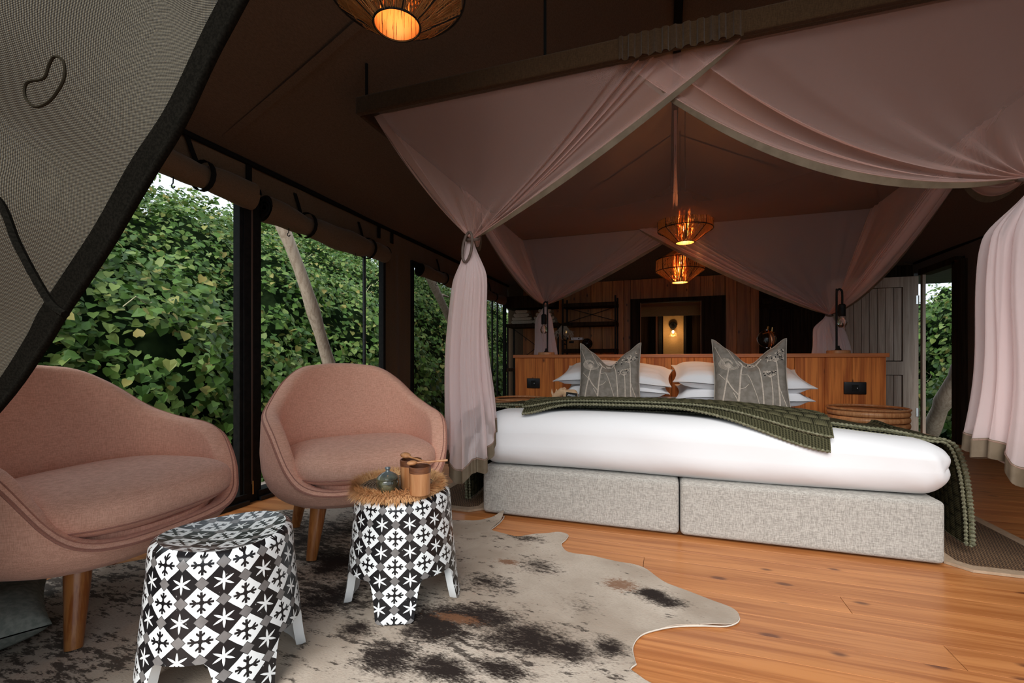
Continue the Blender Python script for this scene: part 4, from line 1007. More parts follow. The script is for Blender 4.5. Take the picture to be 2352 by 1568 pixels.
def armchair(label, loc, rz):
    t = thing('armchair', label, 'armchair', loc, rz, 'two dusty pink armchairs')
    N = 96; S = 44; mb = MB()
    mb.grid(lambda i, j: shellpt(360 * i / N, j / (S - 1)), N, S, cu=True)
    b = len(mb.v); mb.v += [(0, 0, .197), (0, 0, .30)]; mb.uv += [(0, 0)] * 2
    for i in range(N): mb.f += [(i, b, (i + 1) % N), ((S - 1) * N + i, (S - 1) * N + (i + 1) % N, b + 1)]; mb.mi += [0, 0]
    mk('shell', mb, M_pink, t, base=False, sharp=0)
    rim = [shellpt(p, .515) for p in np.linspace(0, 357, 120)]; mk('piping', MB().tube([p + Vector((0, 0, .002)) for p in rim], .0045, 6, closed=True), M_pinkpipe, t)
    rim = [shellpt(p, .56) + Vector((0, 0, .001)) for p in np.linspace(0, 357, 120)]; mk('seam', MB().tube(rim, .0022, 5, closed=True), M_pinkpipe, t)
    # seat cushion: flattened superellipsoid
    def P(i, j):
        a = 2 * math.pi * i / 64; b_ = -math.pi / 2 + math.pi * j / 20; e = 2 / 2.9; cb = math.copysign(abs(math.cos(b_)) ** .55, 1)
        x = .335 * cb * math.copysign(abs(math.sin(a)) ** e, math.sin(a)); y = -.325 * cb * math.copysign(abs(math.cos(a)) ** e, math.cos(a)) - .060
        z = .385 + .080 * math.copysign(abs(math.sin(b_)) ** .8, math.sin(b_)) * (1 + .12 * cb) - .02 * sst(.0, .35, y) 
        return (x, y, z)
    mb = MB().grid(P, 64, 21, cu=True); mk('seat_cushion', mb, M_pink, t, base=False, sharp=0)
    mk('cushion_seam', MB().tube([tuple(Vector(P(i, 8)) * 1.0) for i in range(64)], .0028, 5, closed=True), M_pinkpipe, t)
    mk('seat_deck', MB().lathe([(0, .0), (.30, 0), (.33, .012), (.33, .03), (.30, .035), (0, .035)], 48, c=(0, -.01, .285), cap=False), M_pink, t, base=False)
    for sx in (-1, 1):
        for sy in (-1, 1):
            a_ = (sx * .215, sy * .205, .215); b2 = (sx * .25, sy * .235, 0.0 + .0)
            mk('leg', MB().tube([a_, b2], [.034, .0215], 20), M_leg, t)
    return t
ch1 = armchair('dusty pink armchair in front of the window, behind the side table with jars', (-1.455, 1.895, FLOORZ), math.atan2(-.62, .78) + R(90))
ch2 = clone(ch1, (-1.921, 1.055, FLOORZ), R(90) + R(10), 'dusty pink armchair partly cut off at the left edge, beside the mesh flap')
# ================================================================== ceramic stools
def stool(label, loc, rz):
    t = thing('ceramic_stool', label, 'stool', loc, rz, 'black and white patterned ceramic stools')
    H = .378; NT = 144; NZ = 40
    def rad(z): return float(np.interp(z, [0, .03, .08, .16, .26, .34, .362, .374, H], [.205, .199, .193, .186, .176, .170, .1675, .160, .150]))
    def zb(th):
        a = abs(((math.degrees(th)) + 45) % 90 - 45)      # 0 at a foot
        return .125 * sst(17, 27, a) ** .6 if a > 17 else 0.0
    def zt(th): return .006 * math.cos(2 * th)
    def outer(i, j, dr=0.0):
        th = 2 * math.pi * i / NT; b = zb(th); z = lerp(b, H, (j / (NZ - 1))); r = rad(z) + dr; return (r * math.cos(th), r * math.sin(th), z + zt(th) * (z / H) ** 3)
    mb = MB(); mb.grid(outer, NT, NZ, cu=True, uvf=None)
    # explicit seam so that the pattern closes
    mb = MB(); mb.grid(outer, NT + 1, NZ, uvf=lambda i, j: (12 * i / NT + .5, (outer(i, j)[2]) / .088))
    def top(i, j):
        th = 2 * math.pi * i / NT; k = 1 - j / 14; r = .150 * k; d = .018 * (1 - k ** 2.2); return (r * math.cos(th), r * math.sin(th), H - d + zt(th) * k * k)
    mb.grid(top, NT + 1, 15, uvf=lambda i, j: (top(i, j)[0] / .098 + .5, top(i, j)[1] / .088))
    mk('glazed_body', mb, M_tile, t, base=False, sharp=0, uv=True)
    ins = MB(); ins.grid(lambda i, j: outer(i, j, -.026) if j < NZ - 1 else (0, 0, H - .03), NT, NZ, cu=True, flip=True)
    ins.grid(lambda i, j: (lambda a, b: tuple(Vector(a).lerp(Vector(b), j / 2) + Vector((0, 0, -.002 * math.sin(math.pi * j / 2)))))(outer(i, 0), outer(i, 0, -.026)), NT, 3, cu=True, flip=True)
    mk('white_inside', ins, M_tilewhite, t, base=False, sharp=50)
    return t
st1 = stool('black and white patterned ceramic stool with an empty seat, nearest the camera', (-1.154, .935, FLOORZ), R(18.76 + 46.4))
st2 = clone(st1, (-.906, 1.440, FLOORZ), R(18.76 + 5), 'black and white patterned ceramic stool holding a raffia mat, jars and cups')
SX, SY, SZ = -.906, 1.440, .378 + FLOORZ + .008
M_matdark = pm('grey_brown_woven_straw', (.13, .085, .05), (.24, .17, .11), (90, 90, 90), .85)
mt = thing('raffia_placemat', 'round woven mat with thick raffia fringe on the far stool', 'placemat', (SX - .025, SY, SZ))
mk('woven_disc', MB().lathe([(0, 0), (.140, 0), (.142, .004), (0, .004)], 48, cap=False), M_matdark, mt, base=False)
for k in range(12): mk('coil', MB().tube([((.012 + k * .0108) * math.cos(a), (.012 + k * .0108) * math.sin(a), .005) for a in [i * math.pi / 18 for i in range(36)]], .0035, 4, closed=True), M_matdark, mt)
rg = np.random.RandomState(4); fb = MB()
for i in range(8500):
    a = rg.uniform(0, 6.283); r0 = rg.uniform(.126, .148); l = rg.uniform(.026, .050); el = rg.uniform(-.75, .95); tw = rg.normal(0, .45)
    p = Vector((r0 * math.cos(a), r0 * math.sin(a), .004)); d = Vector((math.cos(a + tw) * math.cos(el), math.sin(a + tw) * math.cos(el), math.sin(el)))
    m_ = p + d * l * .55 + Vector((0, 0, .004)); e = p + d * l + Vector((0, 0, -.006 * rg.rand())); w_ = Vector((-math.sin(a), math.cos(a), .2)) * .0015
    fb.add([p - w_, p + w_, m_ + w_ * .8, m_ - w_ * .8, e], [(0, 1, 2, 3), (3, 2, 4)])
fo = mk('fringe', fb, M_raffia, mt, base=False, smooth=False); fo['kind'] = 'stuff'
TZ = SZ + .0095
pot = thing('sugar_pot', 'small glazed olive ceramic pot with a knobbed lid on the raffia mat', 'pot', (-.893, 1.322, TZ))
mk('bowl', MB().lathe([(0, 0), (.021, 0), (.023, .004), (.030, .013), (.037, .027), (.0375, .042), (.034, .049), (.030, .049), (.030, .044), (0, .01)], 32, cap=False), M_pot, pot, base=False)
mk('lid', MB().lathe([(0, .050), (.0375, .050), (.038, .053), (.032, .061), (.018, .070), (.008, .074), (.006, .079), (.0095, .085), (.008, .089), (0, .090)], 32, cap=False), M_pot, pot, base=False)
def cup(label, x, y, r, h):
    t = thing('wooden_cup', label, 'cup', (x, y, TZ), 0, 'turned wooden cups on the raffia mat')
    mk('body', MB().lathe([(0, 0), (r * .9, 0), (r * .94, .003), (r, h * .78), (r * .9, h * .78), (r * .85, .01), (0, .008)], 32, cap=False), M_cup, t, base=False)
    mk('rim', MB().lathe([(r * .88, h * .78), (r * 1.005, h * .78), (r * 1.03, h * .98), (r * .99, h), (r * .90, h), (r * .88, h * .78)], 32, cap=False), M_cupdark, t, base=False, sharp=30)
cup('wooden cup with a dark rim, nearer of the two, under the spoons', -.787, 1.352, .036, .094); cup('taller wooden cup behind the ceramic pot', -.858, 1.412, .037, .100)
def spoon(label, a, b, bowl):
    a = Vector(a); b = Vector(b); d = (b - a).normalized(); t = thing('wooden_spoon', label, 'spoon', tuple(a), 0, 'wooden spoons resting on the cups')
    L = (b - a); mk('handle', MB().tube([d * .012, L * .4, L], [.0035, .003, .004], 8), M_cup, t)
    mb = MB(); q = d.to_track_quat('X', 'Z').to_matrix()
    mb.grid(lambda i, j: tuple(q @ Vector((bowl * 1.3 * math.cos(math.pi * j / 10 ), bowl * math.sin(math.pi * j / 10) * math.cos(2 * math.pi * i / 20), bowl * .62 * math.sin(math.pi * j / 10) * math.sin(2 * math.pi * i / 20) + .001))), 20, 11, cu=True)
    mk('bowl', mb, M_cup, t, base=False, sharp=0)
spoon('dark wooden spoon with a round bowl on the far cup', (-.872, 1.400, TZ + .1015 + .012), (-.757, 1.362, TZ + .1035), .0165)
spoon('pale wooden spoon lying across the nearer cup', (-.806, 1.334, TZ + .0975 + .008), (-.700, 1.385, TZ + .1125), .0135)
# floor cushion peeping out beneath the left armchair
fc = pillow('floor_cushion', 'grey green felt floor cushion lying under the left armchair', 'cushion', (-2.05, .72, .075), (R(2), R(2), R(-26)), (.25, .25, .075), M_greenwool, None, wr=.004, seed=2)
# ================================================================== sheer canopy over the bed
CXL, CXR, CYF, CYB, CH = -1.51, 1.70, 2.11, 4.80, 2.19
cp = thing('bed_canopy', 'sheer dusty pink net canopy with tied corner drapes hanging over the bed', 'canopy', (SEAM, 3.45, CH))
cpw = Vector(cp.location)
def loc(p): return tuple(Vector(p) - cpw)
XM = (CXL + CXR) / 2 - .02
# rail
for (a, b) in (((CXL - .09, CYF - .03, CH + .05), (CXR + .09, CYF - .03, CH + .05)), ((CXL - .09, CYB + .03, CH + .05), (CXR + .09, CYB + .03, CH + .05)), ((CXL - .075, CYF - .01, CH + .05), (CXL - .075, CYB, CH + .05)), ((CXR + .075, CYF - .01, CH + .05), (CXR + .075, CYB, CH + .05))):
    A = Vector(loc(a)); B = Vector(loc(b)); d = B - A
    sz = (abs(d.x) + .0, .03, .095) if abs(d.x) > abs(d.y) else (.03, abs(d.y), .095)
    v, f = rbox((A + B) / 2, (max(sz[0], .03) / 2, max(sz[1], .03) / 2, sz[2] / 2), .008, 12, 2); mk('rail', MB().add(v, f), M_rail, cp)
for (x, y) in ((CXL - .05, CYF), (CXR + .05, CYF), (CXL - .05, CYB), (CXR + .05, CYB), (-.55, CYF), (RX, CYB)):
    zr = lerp(RH, EH, abs(x - RX) / (RX - XL)) - .05
    mk('hanging_strap', MB().tube([loc((x, y, CH + .09)), loc((x, y, zr))], .008, 6), M_blackmatt, cp)
# gathered heading where the two front nets overlap
def ruffle(x0, x1, y, z0, z1, amp):
    n = int((x1 - x0) / .004); mb = MB()
    P = lambda i, j: loc((lerp(x0, x1, i / n) + .004 * math.sin(i * .9), y - amp * (1 - .5 * (j / 4)) * (.5 + .5 * math.sin(i * .55 + .8 * math.sin(i * .13))), lerp(z0, z1, j / 4)))
    mb.grid(P, n + 1, 5); mb.grid(lambda i, j: tuple(Vector(P(i, j)) + Vector((0, .003, 0))), n + 1, 5, flip=True)
    mk('gathered_heading', mb, M_rail, cp, sharp=0)
ruffle(-.20, .30, CYF - .048, CH - .012, CH + .095, .022)
def netpanel(A, B, K, hem, sag, nrm, flat=.62, pleats=9, amp=.018, spread=.03, border=True, rnd=0.0):
    """fabric from the beam A (corner) .. B (overlap) gathered into the knot K; nrm points outwards"""
    A, B, K, nrm = Vector(A), Vector(B), Vector(K), Vector(nrm); nu, nv = 190, 44; along = (B - A).normalized()
    def P(i, j):
        u = i / (nu - 1); v = j / (nv - 1)
        if u < flat: bu = u / flat * .70; pa = 0.0
        else:
            q = (u - flat) / (1 - flat); bu = .70 + .30 * q; pa = sst(0, .25, q)
        top = A.lerp(B, bu)
        edge0 = 1 - sst(0, .16, u)
        ph = 2 * math.pi * (pleats * u + .22 * math.sin(9 * u + rnd) + .12 * math.sin(23 * u + 2 * rnd))
        # pleats open a little in the middle of the run and close at both ends
        op = (.35 + .65 * math.sin(math.pi * min(1, v * 1.15)) ) * (1 - .75 * v)
        w_ = amp * (pa + .8 * edge0) * op * (.65 + .45 * math.sin(17 * u + rnd * 3))
        off = along * (w_ * 1.25 * math.sin(ph * 2.2 + 1.3 + rnd)) + nrm * (w_ * math.cos(ph * 2.2))
        Kp = K + along * ((u - .5) * spread) + nrm * (.012 * math.sin(u * 40))
        p = top.lerp(Kp, v) + off
        s_ = sag + (hem - sag) * u ** 3.0
        p.z -= s_ * 4 * v * (1 - v) * (.75 + .5 * v * 0 + .25)
        p += nrm * (.02 * math.sin(u * 5 + rnd) * math.sin(math.pi * v)) - nrm * (.05 * math.sin(math.pi * v) * (1 - abs(2 * u - 1)))
        return loc(p)
    o = mk('net_panel', MB().grid(P, nu, nv), M_netback if A.y > 4 else M_net, cp, base=False, sharp=0)
    if border:
        def Q(i, j):
            v = i / 40; p = Vector(P(nu - 1, min(nv - 1, int(round(v * (nv - 1)))))); k = math.sin(math.pi * min(1, v * 1.02)) ** .5
            dz = -(j / 2) * .034 * k; return p + Vector((0, 0, dz)) - nrm * (.012 * j / 2)
        mb = MB().grid(Q, 41, 3); mb.grid(lambda i, j: Q(i, j) + nrm * .0015, 41, 3, flip=True)
        mk('border', mb, M_khaki, o, base=False, sharp=0)
        mk('piped_edge', MB().tube([P(nu - 1, j) for j in range(nv)], .003, 5), M_net, o, base=False)
    return o
K_FL = onY(1086, 548, 2.25); K_FR = onY(2362, 408, 2.38); K_BL = onY(1253, 700, 4.86); K_BR = onY(1905, 722, 4.86)
xl, xr = -.17, .285     # overlap of the two front halves on the rail
netpanel((CXL, CYF, CH), (xr, CYF - .012, CH), K_FL, .015, .01, (0, -1, 0), pleats=7, amp=.022, rnd=.7)
netpanel((CXR, CYF + .012, CH), (xl, CYF + .014, CH), K_FR, .19, .03, (0, -1, 0), pleats=6, amp=.034, flat=.70, rnd=2.0)
netpanel((CXL, CYB, CH), (xr - .05, CYB, CH), K_BL, .03, .02, (0, -1, 0), pleats=8, amp=.022, rnd=3.0)
netpanel((CXR, CYB - .012, CH), (xl - .1, CYB - .03, CH), K_BR, .04, .02, (0, -1, 0), pleats=8, amp=.024, rnd=4.0)
netpanel((CXL, CYF, CH), (CXL, 3.60, CH), K_FL, .16, .05, (-1, 0, 0), pleats=7, amp=.02)
netpanel((CXL, CYB, CH), (CXL + .01, 3.15, CH), K_BL, .16, .05, (-1, 0, 0), pleats=9, amp=.03)
netpanel((CXR, CYF, CH), (CXR, 3.60, CH), K_FR, .16, .05, (1, 0, 0), pleats=7, amp=.02)
netpanel((CXR, CYB, CH), (CXR - .01, 3.10, CH), K_BR, .20, .05, (1, 0, 0), pleats=9, amp=.04)
# net ceiling
def T(i, j):
    x = lerp(CXL, CXR, i / 40); y = lerp(CYF, CYB, j / 40); s_ = math.sin(math.pi * i / 40) * math.sin(math.pi * j / 40)
    return loc((x, y, CH + .002 - .07 * s_ + .006 * math.sin(x * 7 + y * 5) * s_ + .05 * math.exp(-((x - RX) / .12) ** 2 - ((y - CYB) / .3) ** 2)))
mk('net_ceiling', MB().grid(T, 41, 41), M_netceil, cp, base=False, sharp=0)
# pink tie that pulls the net up to the ridge
tp = MB()
for k in range(5):
    a = k * 1.257; tp.tube([loc((RX + .09 * math.cos(a), CYB - .08 + .08 * math.sin(a), CH + .0)), loc((RX + .02 * math.cos(a), CYB - .08, CH + .18)), loc((RX + .006 * math.cos(a), CYB - .08, CH + .5)), loc((RX + .005 * math.cos(a), CYB - .08, RH - .10))], [.006, .008, .009, .009], 6)
mk('ridge_tie', tp, M_net, cp, sharp=0)
def drape(K, r, zlow, zhi, seed, ecc=(1, 1), bul=.085, low=0.0, border=True):
    nth, nz = 150, 46; K = Vector(K)
    def zbot(th): return lerp(zlow, zhi, (.5 - .5 * math.cos(th - low)) ** 1.1) + .025 * math.sin(th * 5 + seed)
    def P(i, j):
        th = 2 * math.pi * i / nth; t = j / (nz - 1); z = lerp(K.z, zbot(th), t)
        rho = .020 + (bul - .02) * sst(0, .22, t) + (r - bul) * t * t ** .3
        w_ = 1 + sst(0, .3, t) * (.16 * math.sin(9 * th + seed + t * .8) + .10 * math.sin(14 * th - seed * 2) + .07 * math.sin(23 * th + t))
        bend = .012 * math.sin(t * 7 + seed)
        return loc((K.x + rho * w_ * math.cos(th) * ecc[0] + bend, K.y + rho * w_ * math.sin(th) * ecc[1], z))
    o = mk('corner_drape', MB().grid(P, nth, nz, cu=True, flip=True), M_drape, cp, base=False, sharp=0)
    def P2(i, j):
        # inner fold of cloth
        th = 2 * math.pi * i / nth; t = j / (nz - 1); z = lerp(K.z, zbot(th + 1.7) + .06, t); rho = .015 + (bul * .6) * sst(0, .25, t) + (r * .62 - bul * .6) * t
        return loc((K.x + rho * (1 + .2 * math.sin(7 * th + seed)) * math.cos(th) * ecc[0], K.y + rho * math.sin(th) * ecc[1], z))
    mk('inner_fold', MB().grid(P2, nth, nz, cu=True, flip=True), M_drape, cp, base=False, sharp=0)
    if border:
        def Q(i, j):
            a = Vector(P(i, nz - 1)); c = Vector(loc((K.x, K.y, 0))); d = Vector((a.x - c.x, a.y - c.y, 0)); return a + d * (.02 * j / 3 + .008) + Vector((0, 0, .006 - .075 * j / 3))
        mb = MB().grid(Q, nth, 4, cu=True, flip=True); mb.grid(lambda i, j: Q(i, j) - (Q(i, j) - Vector(loc((K.x, K.y, 0)))).normalized() * .002, nth, 4, cu=True)
        mk('border', mb, M_khaki, o, base=False, sharp=0)
        mk('piped_edge', MB().tube([Vector(P(i, nz - 1)) * 1.0 for i in range(nth)], .003, 5, closed=True), M_net, o, base=False)
    return o
drape(K_FL + Vector((-.025, 0, 0)), .128, .30, .62, 1.0, (1.0, .72), bul=.082, low=R(-95))
drape(K_FR + Vector((.03, 0, 0)), .185, .40, .56, 2.4, (1.0, .6), bul=.125, low=R(-40))
drape(K_BL, .125, .62, .70, 3.1, (1.05, .6), bul=.07, border=False); drape(K_BR, .165, .58, .66, 4.0, (1.05, .5), bul=.09, border=False)
M_tie = pm('brown_satin_tie', (.085, .055, .042), (.13, .09, .07), (40, 40, 40), .6)
for K, s_ in ((K_FL, 1), (K_FR, 1), (K_BL, .8), (K_BR, .8)):
    mk('tie', MB().tube([loc((K.x + .030 * s_ * math.cos(a), K.y + .028 * math.sin(a), K.z - .005 + .010 * math.sin(a))) for a in [i * .314 for i in range(20)]], .009, 7, closed=True), M_tie, cp)
mk('tie_loop', MB().tube([loc((K_FL.x - .012 + .026 * math.cos(a) + .012 * math.sin(a), K_FL.y - .045, K_FL.z - .055 + .078 * math.sin(a))) for a in [i * .262 for i in range(24)]], .0075, 7, closed=True), M_tie, cp)
# ================================================================== jute pendant lamps
def pendant(label, p, cord_top, LAMPW):
    t = thing('jute_pendant_lamp', label, 'pendant lamp', p, 0, 'woven jute pendant lamps')
    rings = [(.083, .165), (.245, .075), (.245, -.045), (.083, -.165)]; rg = np.random.RandomState(int(p[0] * 100 + 500))
    fr = MB(); 
    for r_, z in rings: fr.tube([(r_ * math.cos(a), r_ * math.sin(a), z) for a in [i * math.pi / 24 for i in range(48)]], .004, 6, closed=True)
    for k in range(8):
        a = k * math.pi / 4; fr.tube([(r_ * math.cos(a), r_ * math.sin(a), z) for r_, z in rings], .003, 5)
    mk('frame', fr, M_black, t, base=False)
    sb = MB()
    for k in range(430):
        a = rg.uniform(0, 6.2832); pts = []
        i0, i1 = sorted(rg.choice(4, 2, replace=False)) if k % 3 else (0, 3)
        for i in range(i0, i1 + 1):
            r_, z = rings[i]; aa = a + rg.normal(0, .05) * (i - 1); 
            # straight between eight ribs
            s_ = (aa % (math.pi / 4)) - math.pi / 8; rr2 = r_ * math.cos(math.pi / 8) / math.cos(s_) if i in (1, 2) else r_
            pts.append(Vector((rr2 * math.cos(aa), rr2 * math.sin(aa), z)) * (1 + rg.uniform(-.012, .012)))
        sb.tube(pts, rg.uniform(.0011, .0022), 3, cap=False)
    for k in range(34):
        z = rg.uniform(-.15, .15); r_ = float(np.interp(z, [-.165, -.045, .075, .165], [.083, .245, .245, .083])); a0 = rg.uniform(0, 6.28); l = rg.uniform(.3, 1.2)
        sb.tube([(r_ * math.cos(a0 + l * q / 6), r_ * math.sin(a0 + l * q / 6), z + rg.uniform(-.004, .004)) for q in range(7)], .0015, 3, cap=False)
    so = mk('jute_strings', sb, M_jute, t, base=False, sharp=0); so['kind'] = 'stuff'
    ib = MB()
    for k in range(230):
        a = k / 230 * 6.2832 + rg.normal(0, .006); b = a + rg.normal(0, .09)
        ib.tube([(.081 * math.cos(a), .081 * math.sin(a), .164), (.081 * math.cos((a + b) / 2), .081 * math.sin((a + b) / 2), 0), (.081 * math.cos(b), .081 * math.sin(b), -.164)], .0014, 3, cap=False)
    io = mk('inner_strings', ib, M_shade, t, base=False, sharp=0); io['kind'] = 'stuff'
    mk('inner_shade', MB().lathe([(.079, -.164), (.079, .164)], 40, cap=False).lathe([(.078, .164), (.078, -.164)], 40, cap=False), M_inner, t, base=False)
    mk('lamp_holder', MB().lathe([(0, .05), (.016, .05), (.018, .10), (.010, .12), (0, .12)], 16, cap=False), M_black, t, base=False)
    mk('bulb', MB().lathe([(.001, -.055), (.02, -.050), (.03, -.03), (.03, -.01), (.018, .03), (.013, .05)], 20, cap=False), M_bulb, t, base=False)
    mk('cord', MB().tube([(0, 0, .10), (0, 0, cord_top - p[2])], .0035, 6), M_black, t)
    bulb_light('pendant_light', (p[0], p[1], p[2] - .085), LAMPW, (1, .46, .15), .03); bulb_light('pendant_light', (p[0], p[1], p[2] + .085), LAMPW * .7, (1, .46, .15), .03)
    return t
pn = onY(912, 0, 1.43)
pendant('nearest woven jute lamp glowing at the top edge', (pn.x, pn.y, 2.235), lerp(RH, EH, (RX - pn.x) / (RX - XL)) - .06, 2.0)
pendant('lower woven jute lamp hanging free below the crossed nets', (.135, 5.15, 1.855), RH - .1, 26.0)
pendant('upper woven jute lamp seen through the crossed nets', (.165, 5.02 - .45, 2.13), RH - .1, 16.0)
# ================================================================== shelves along the back wall
def shelf_unit(label, x0, x1, y, levels, top, depth=.30, cross=((1.44, 1.66),)):
    t = thing('shelf_unit', label, 'shelf', ((x0 + x1) / 2, y, 0), 0, 'black metal shelf units'); w_ = (x1 - x0) / 2
    for sx in (-1, 1):
        for sy in (-1, 1): mk('upright', MB().box((sx * w_, sy * depth / 2, top / 2), (.022, .022, top)), M_black, t, smooth=False)
    for z in levels: mk('shelf_board', MB().box((0, 0, z - .025), (2 * w_ + .03, depth + .03, .05)), M_darkwood, t, smooth=False)
    for (a, b) in cross:
        mk('cross_brace', MB().tube([(-w_, depth / 2, a), (w_, depth / 2, b)], .005, 5), M_black, t); mk('cross_brace', MB().tube([(-w_, depth / 2 - .012, b), (w_, depth / 2 - .012, a)], .005, 5), M_black, t)
    return t
shelf_unit('black metal shelf unit with a wicker box, right of the towels', -1.43, -.68, 6.66, (.30, 1.03, 1.415, 1.69), 1.78)
shelf_unit('black metal shelf unit holding folded towels, left end of the back wall', -2.28, -1.50, 6.66, (.30, .75, 1.415), 1.42, cross=((.80, 1.36),))
tag(mk('canvas_bulkhead', MB().box((-1.95, 6.72, 1.75), (.75, .34, .18)), M_darkwood, smooth=False), 'dark board above the folded towels in the back corner', 'bulkhead')
def towel(label, x, z, wd, th, d=.20):
    mb = MB(); n = 14; prof = []
    for i in range(17):
        a = -math.pi / 2 + math.pi * i / 16; prof.append((wd / 2 - th / 2 + th / 2 * math.cos(a), th / 2 + th / 2 * math.sin(a)))
    prof += [(-p[0], p[1]) for p in prof[::-1]]
    m_ = len(prof); P = lambda i, j: (prof[i][0] * (1 + .02 * math.sin(j)), -d / 2 + d * j / 6, prof[i][1] + .004 * math.sin(i * .7 + j)) 
    mb.grid(P, m_, 7, cu=True); mb.f += [tuple(range(m_)), tuple(6 * m_ + k for k in range(m_))[::-1]]; mb.mi += [0, 0]
    o = mk('folded_towel', mb, M_towel, sharp=60); o.location = (x, 6.64, z); tag(o, label, 'towel', 'folded cream towels on the shelf'); return o
z = 1.417
for stack, (xx, nm) in enumerate(((-2.07, 'left'), (-1.72, 'right'))):
    z = 1.418
    for k, (wd, th) in enumerate(((.34, .048), (.31, .045), (.24, .055), (.19, .048))):
        pos = ('bottom', 'second', 'third', 'topmost')[k]
        towel('%s folded cream towel of the %s towel stack' % (pos, nm), xx + random.uniform(-.01, .01), z, wd, th); z += th + .003
wb_ = thing('wicker_box', 'small honey wicker box with a dark label slot on the right shelf', 'box', (-1.29, 6.62, 1.032))
v, f = rbox((0, 0, .065), (.085, .07, .065), .008, 4, 2); mk('basket', MB().add(v, f), M_wicker, wb_)
for i in range(9): mk('weave_band', MB().box((0, -.0705, .012 + i * .0135), (.166, .004, .006)), M_wicker, wb_, smooth=False)
mk('label_slot', MB().box((-.02, -.0745, .10), (.07, .004, .03)), M_black, wb_, smooth=False)
bk = thing('booklet', 'white booklet lying on the wicker box', 'booklet', (-1.235, 6.62, 1.164)); v, f = rbox((0, 0, .018), (.085, .06, .018), .003, 1, 2); mk('pages', MB().add(v, f), M_paper, bk, smooth=False)
mk('cover_mark', MB().box((.03, -.0605, .018), (.018, .002, .018)), M_blackmatt, bk, smooth=False)
wv = thing('wire_ball', 'dark glassy wire ball beside the wicker box', 'ornament', (-1.09, 6.60, 1.032)); wr_ = MB(); rg = np.random.RandomState(9)
for k in range(16):
    ax = Vector(rg.normal(0, 1, 3)).normalized(); u = ax.orthogonal().normalized(); v2 = ax.cross(u); wr_.tube([Vector((0, 0, .078)) + (u * math.cos(a) + v2 * math.sin(a)) * .074 for a in [i * .314 for i in range(20)]], .003, 5, closed=True)
mk('wires', wr_, pm('glossy_dark_wire', (.05, .03, .03), None, rough=.12, metal=.6), wv, base=False)
mk('glass_core', MB().lathe([(.001, .02), (.03, .03), (.05, .06), (.055, .078), (.05, .10), (.03, .125), (.001, .135)], 20, cap=False), pm('smoked_glass', (.02, .012, .012), None, rough=.05), wv, base=False)
fl2 = thing('fairy_light', 'tiny lit bulb on a dark leafy sprig beside the wicker box', 'light', (-1.40, 6.60, 1.032)); mk('sprig', MB().tube([(.03, 0, 0), (.015, 0, .08), (.0, 0, .16), (.012, 0, .235)], [.012, .016, .010, .003], 7), M_black, fl2)
for k in range(7): mk('leaf', MB().tube([(.01, 0, .03 + k * .028), (.03 * (-1) ** k, -.01, .05 + k * .028)], [.003, .012], 5), M_blackmatt, fl2)
mk('bulb', MB().lathe([(.001, 0), (.014, .008), (.018, .02), (.012, .032), (.001, .036)], 12, c=(0, 0, .235), cap=False), M_tiny, fl2, base=False)
rf = thing('raffia_bundle', 'dried raffia bundle on the shelf behind the left back drape', 'bundle', (-1.42, 6.52, 1.16)); rm = MB(); rg = np.random.RandomState(2)
for k in range(140): a = rg.uniform(-1.2, 1.2); rm.tube([(rg.uniform(-.02, .02), 0, .24), (.10 * math.sin(a), rg.uniform(-.03, .03), .14), (.17 * math.sin(a), rg.uniform(-.04, .04), .14 - .14 * rg.rand())], .0022, 3, cap=False)
ro = mk('straws', rm, M_towel, rf, base=False); ro['kind'] = 'stuff'
mk('binding', MB().tube([(.024 * math.cos(a), .02 * math.sin(a), .225) for a in [i * .6283 for i in range(10)]], .005, 5, closed=True), M_black, rf)
# vanity with the glass globe lamp on a copper stem
vt = thing('vanity_table', 'low dark vanity table behind the right end of the headboard', 'table', (1.30, 6.05, 0)); mk('top', MB().box((0, 0, .80), (1.0, .4, .04)), M_darkwood, vt, smooth=False)
for sx in (-.46, .46):
    for sy in (-.17, .17): mk('leg', MB().box((sx, sy, .39), (.05, .05, .78)), M_darkwood, vt, smooth=False)
q = onY(1765, 778, 6.0); gl = thing('globe_lamp', 'clear glass globe on a bright copper stem, right of the doorway', 'lamp', (q.x, 6.0, .82))
mk('stem', MB().tube([(.02, 0, 0), (.02, 0, .28), (.01, 0, .33), (-.01, 0, .40)], [.010, .010, .007, .006], 10), M_copper, gl); mk('foot', MB().lathe([(0, 0), (.06, 0), (.05, .012), (0, .014)], 24, c=(.02, 0, 0), cap=False), M_copper, gl, base=False)
hz = q.z - .82; mk('globe', MB().lathe([(.001, -.105), (.05, -.092), (.088, -.055), (.105, 0), (.088, .055), (.05, .09), (.02, .105)], 28, c=(-.02, -.01, hz), cap=False), M_glass, gl, base=False)
mk('cross_handle', MB().tube([(-.05, 0, .34), (.06, 0, .37)], .006, 6).tube([(-.01, 0, .40), (.0, 0, .44)], .012, 8).tube([(.035, 0, .37), (.04, 0, .43)], .006, 6), M_brass, gl)
cn = mk('silver_canister', MB().lathe([(0, 0), (.022, 0), (.024, .01), (.024, .10), (.018, .112), (0, .114)], 20, cap=False), pm('brushed_silver', (.5, .5, .5), None, rough=.3, metal=1)); cn.location = (1.66, 6.02, .82); tag(cn, 'small silver canister on the dark vanity table', 'canister')
kb = mk('brass_hook', MB().lathe([(0, 0), (.022, 0), (.024, .008), (.014, .02), (0, .022)], 16, cap=False), M_brass); kb.rotation_euler = (R(90), 0, 0); kb.location = (1.86, 6.88, 1.22); tag(kb, 'round brass hook on the dark boards', 'hook')
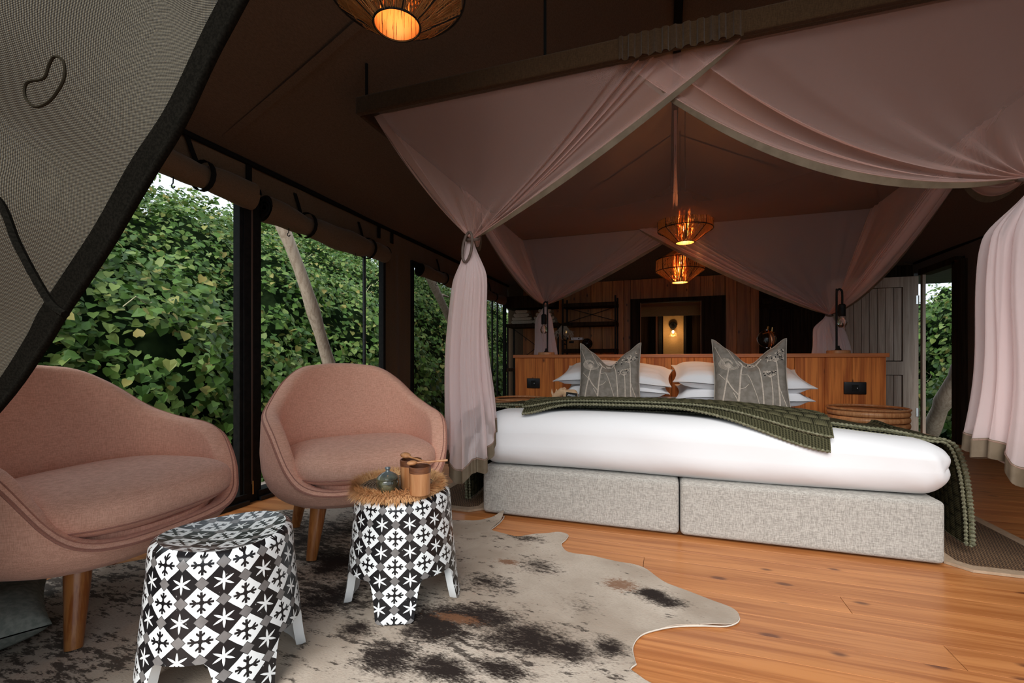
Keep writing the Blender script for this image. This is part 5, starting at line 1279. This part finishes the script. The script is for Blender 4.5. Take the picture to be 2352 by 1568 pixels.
# ================================================================== mesh door flap, nearest the camera
FY = .47
ep = [(559, 0), (490, 130), (418, 283), (355, 388), (306, 470), (245, 574), (143, 728), (102, 795), (0, 935)]
edge = [onY(px, py, FY) for i, (px, py) in enumerate(ep)]
d0 = edge[0] - edge[1]; edge = [edge[0] + d0.normalized() * .75, edge[0] + d0.normalized() * .35] + edge
d1 = edge[-1] - edge[-2]; edge += [edge[-1] + d1.normalized() * .3 + Vector((-.03, 0, .03)), edge[-1] + d1.normalized() * .7 + Vector((-.12, 0, .1))]
edge = catmull(edge, 5); ne = len(edge)
tf = thing('mesh_door_flap', 'large woven mesh tent flap pulled aside, filling the upper left corner', 'tent flap', tuple(edge[0]))
fo_ = Vector(tf.location)
farp = [Vector((lerp(-1.3, -2.36, sst(0, .55, i / (ne - 1))), lerp(FY - .02, FY - .10, i / (ne - 1)), lerp(2.48, .95, (i / (ne - 1)) ** 1.3))) for i in range(ne)]
def F(i, j, s=0.0):
    t = j / 60; e = edge[i]; a = i / (ne - 1); p = e.lerp(farp[i], t)
    p.y += .08 * math.sin(t * 8 + a * 6) * sst(0, .2, t) + .03 * math.sin(t * 13 - a * 9) * sst(.05, .3, t) - .11 * sst(0, .28, t) ** .8 + .022 * math.sin((a * 1.6 + t) * 16) * sst(0, .15, t) + s
    # two shallow dents
    return p - fo_
flen = [0]
for i in range(1, ne): flen.append(flen[-1] + (edge[i] - edge[i - 1]).length)
uvf = lambda i, j: (flen[i] * 1.0, (edge[i] - farp[i]).length * j / 60)
mb = MB().grid(F, ne, 61, uvf=lambda i, j: ((F(i, j) + fo_).x * .8 + (F(i, j) + fo_).z * .6, (F(i, j) + fo_).z * .8 - (F(i, j) + fo_).x * .6))
mk('mesh_sheet', mb, M_mesh, tf, base=False, sharp=0, uv=True)
hm = MB(); hm.grid(lambda i, j: F(i, j * .65, -.004), ne, 3); hm.grid(lambda i, j: F(i, j * .65, .003), ne, 3, flip=True)
mk('hem_band', hm, M_hemdark, tf, base=False, sharp=0); mk('rolled_hem', MB().tube([F(i, 0) for i in range(ne)], .006, 10), M_hemdark, tf, base=False)
cdp = [onY(px, py, .335) - fo_ for px, py in ((-60, 420), (0, 465), (40, 560), (85, 645), (120, 700), (150, 722))]
mk('tie_cord', MB().tube(catmull(cdp, 5), .0045, 7), M_hemdark, tf)
lp = [onY(px, py, .335) - fo_ for px, py in ((58, 222), (62, 190), (100, 180), (112, 150), (125, 130), (145, 140), (148, 175), (135, 205), (110, 235), (80, 245))]
mk('stitched_patch', MB().tube(catmull(lp, 5, closed=True), .0016, 6, closed=True), pm('faded_seam_thread', (.022, .018, .012), None, rough=1, spec=0), tf)
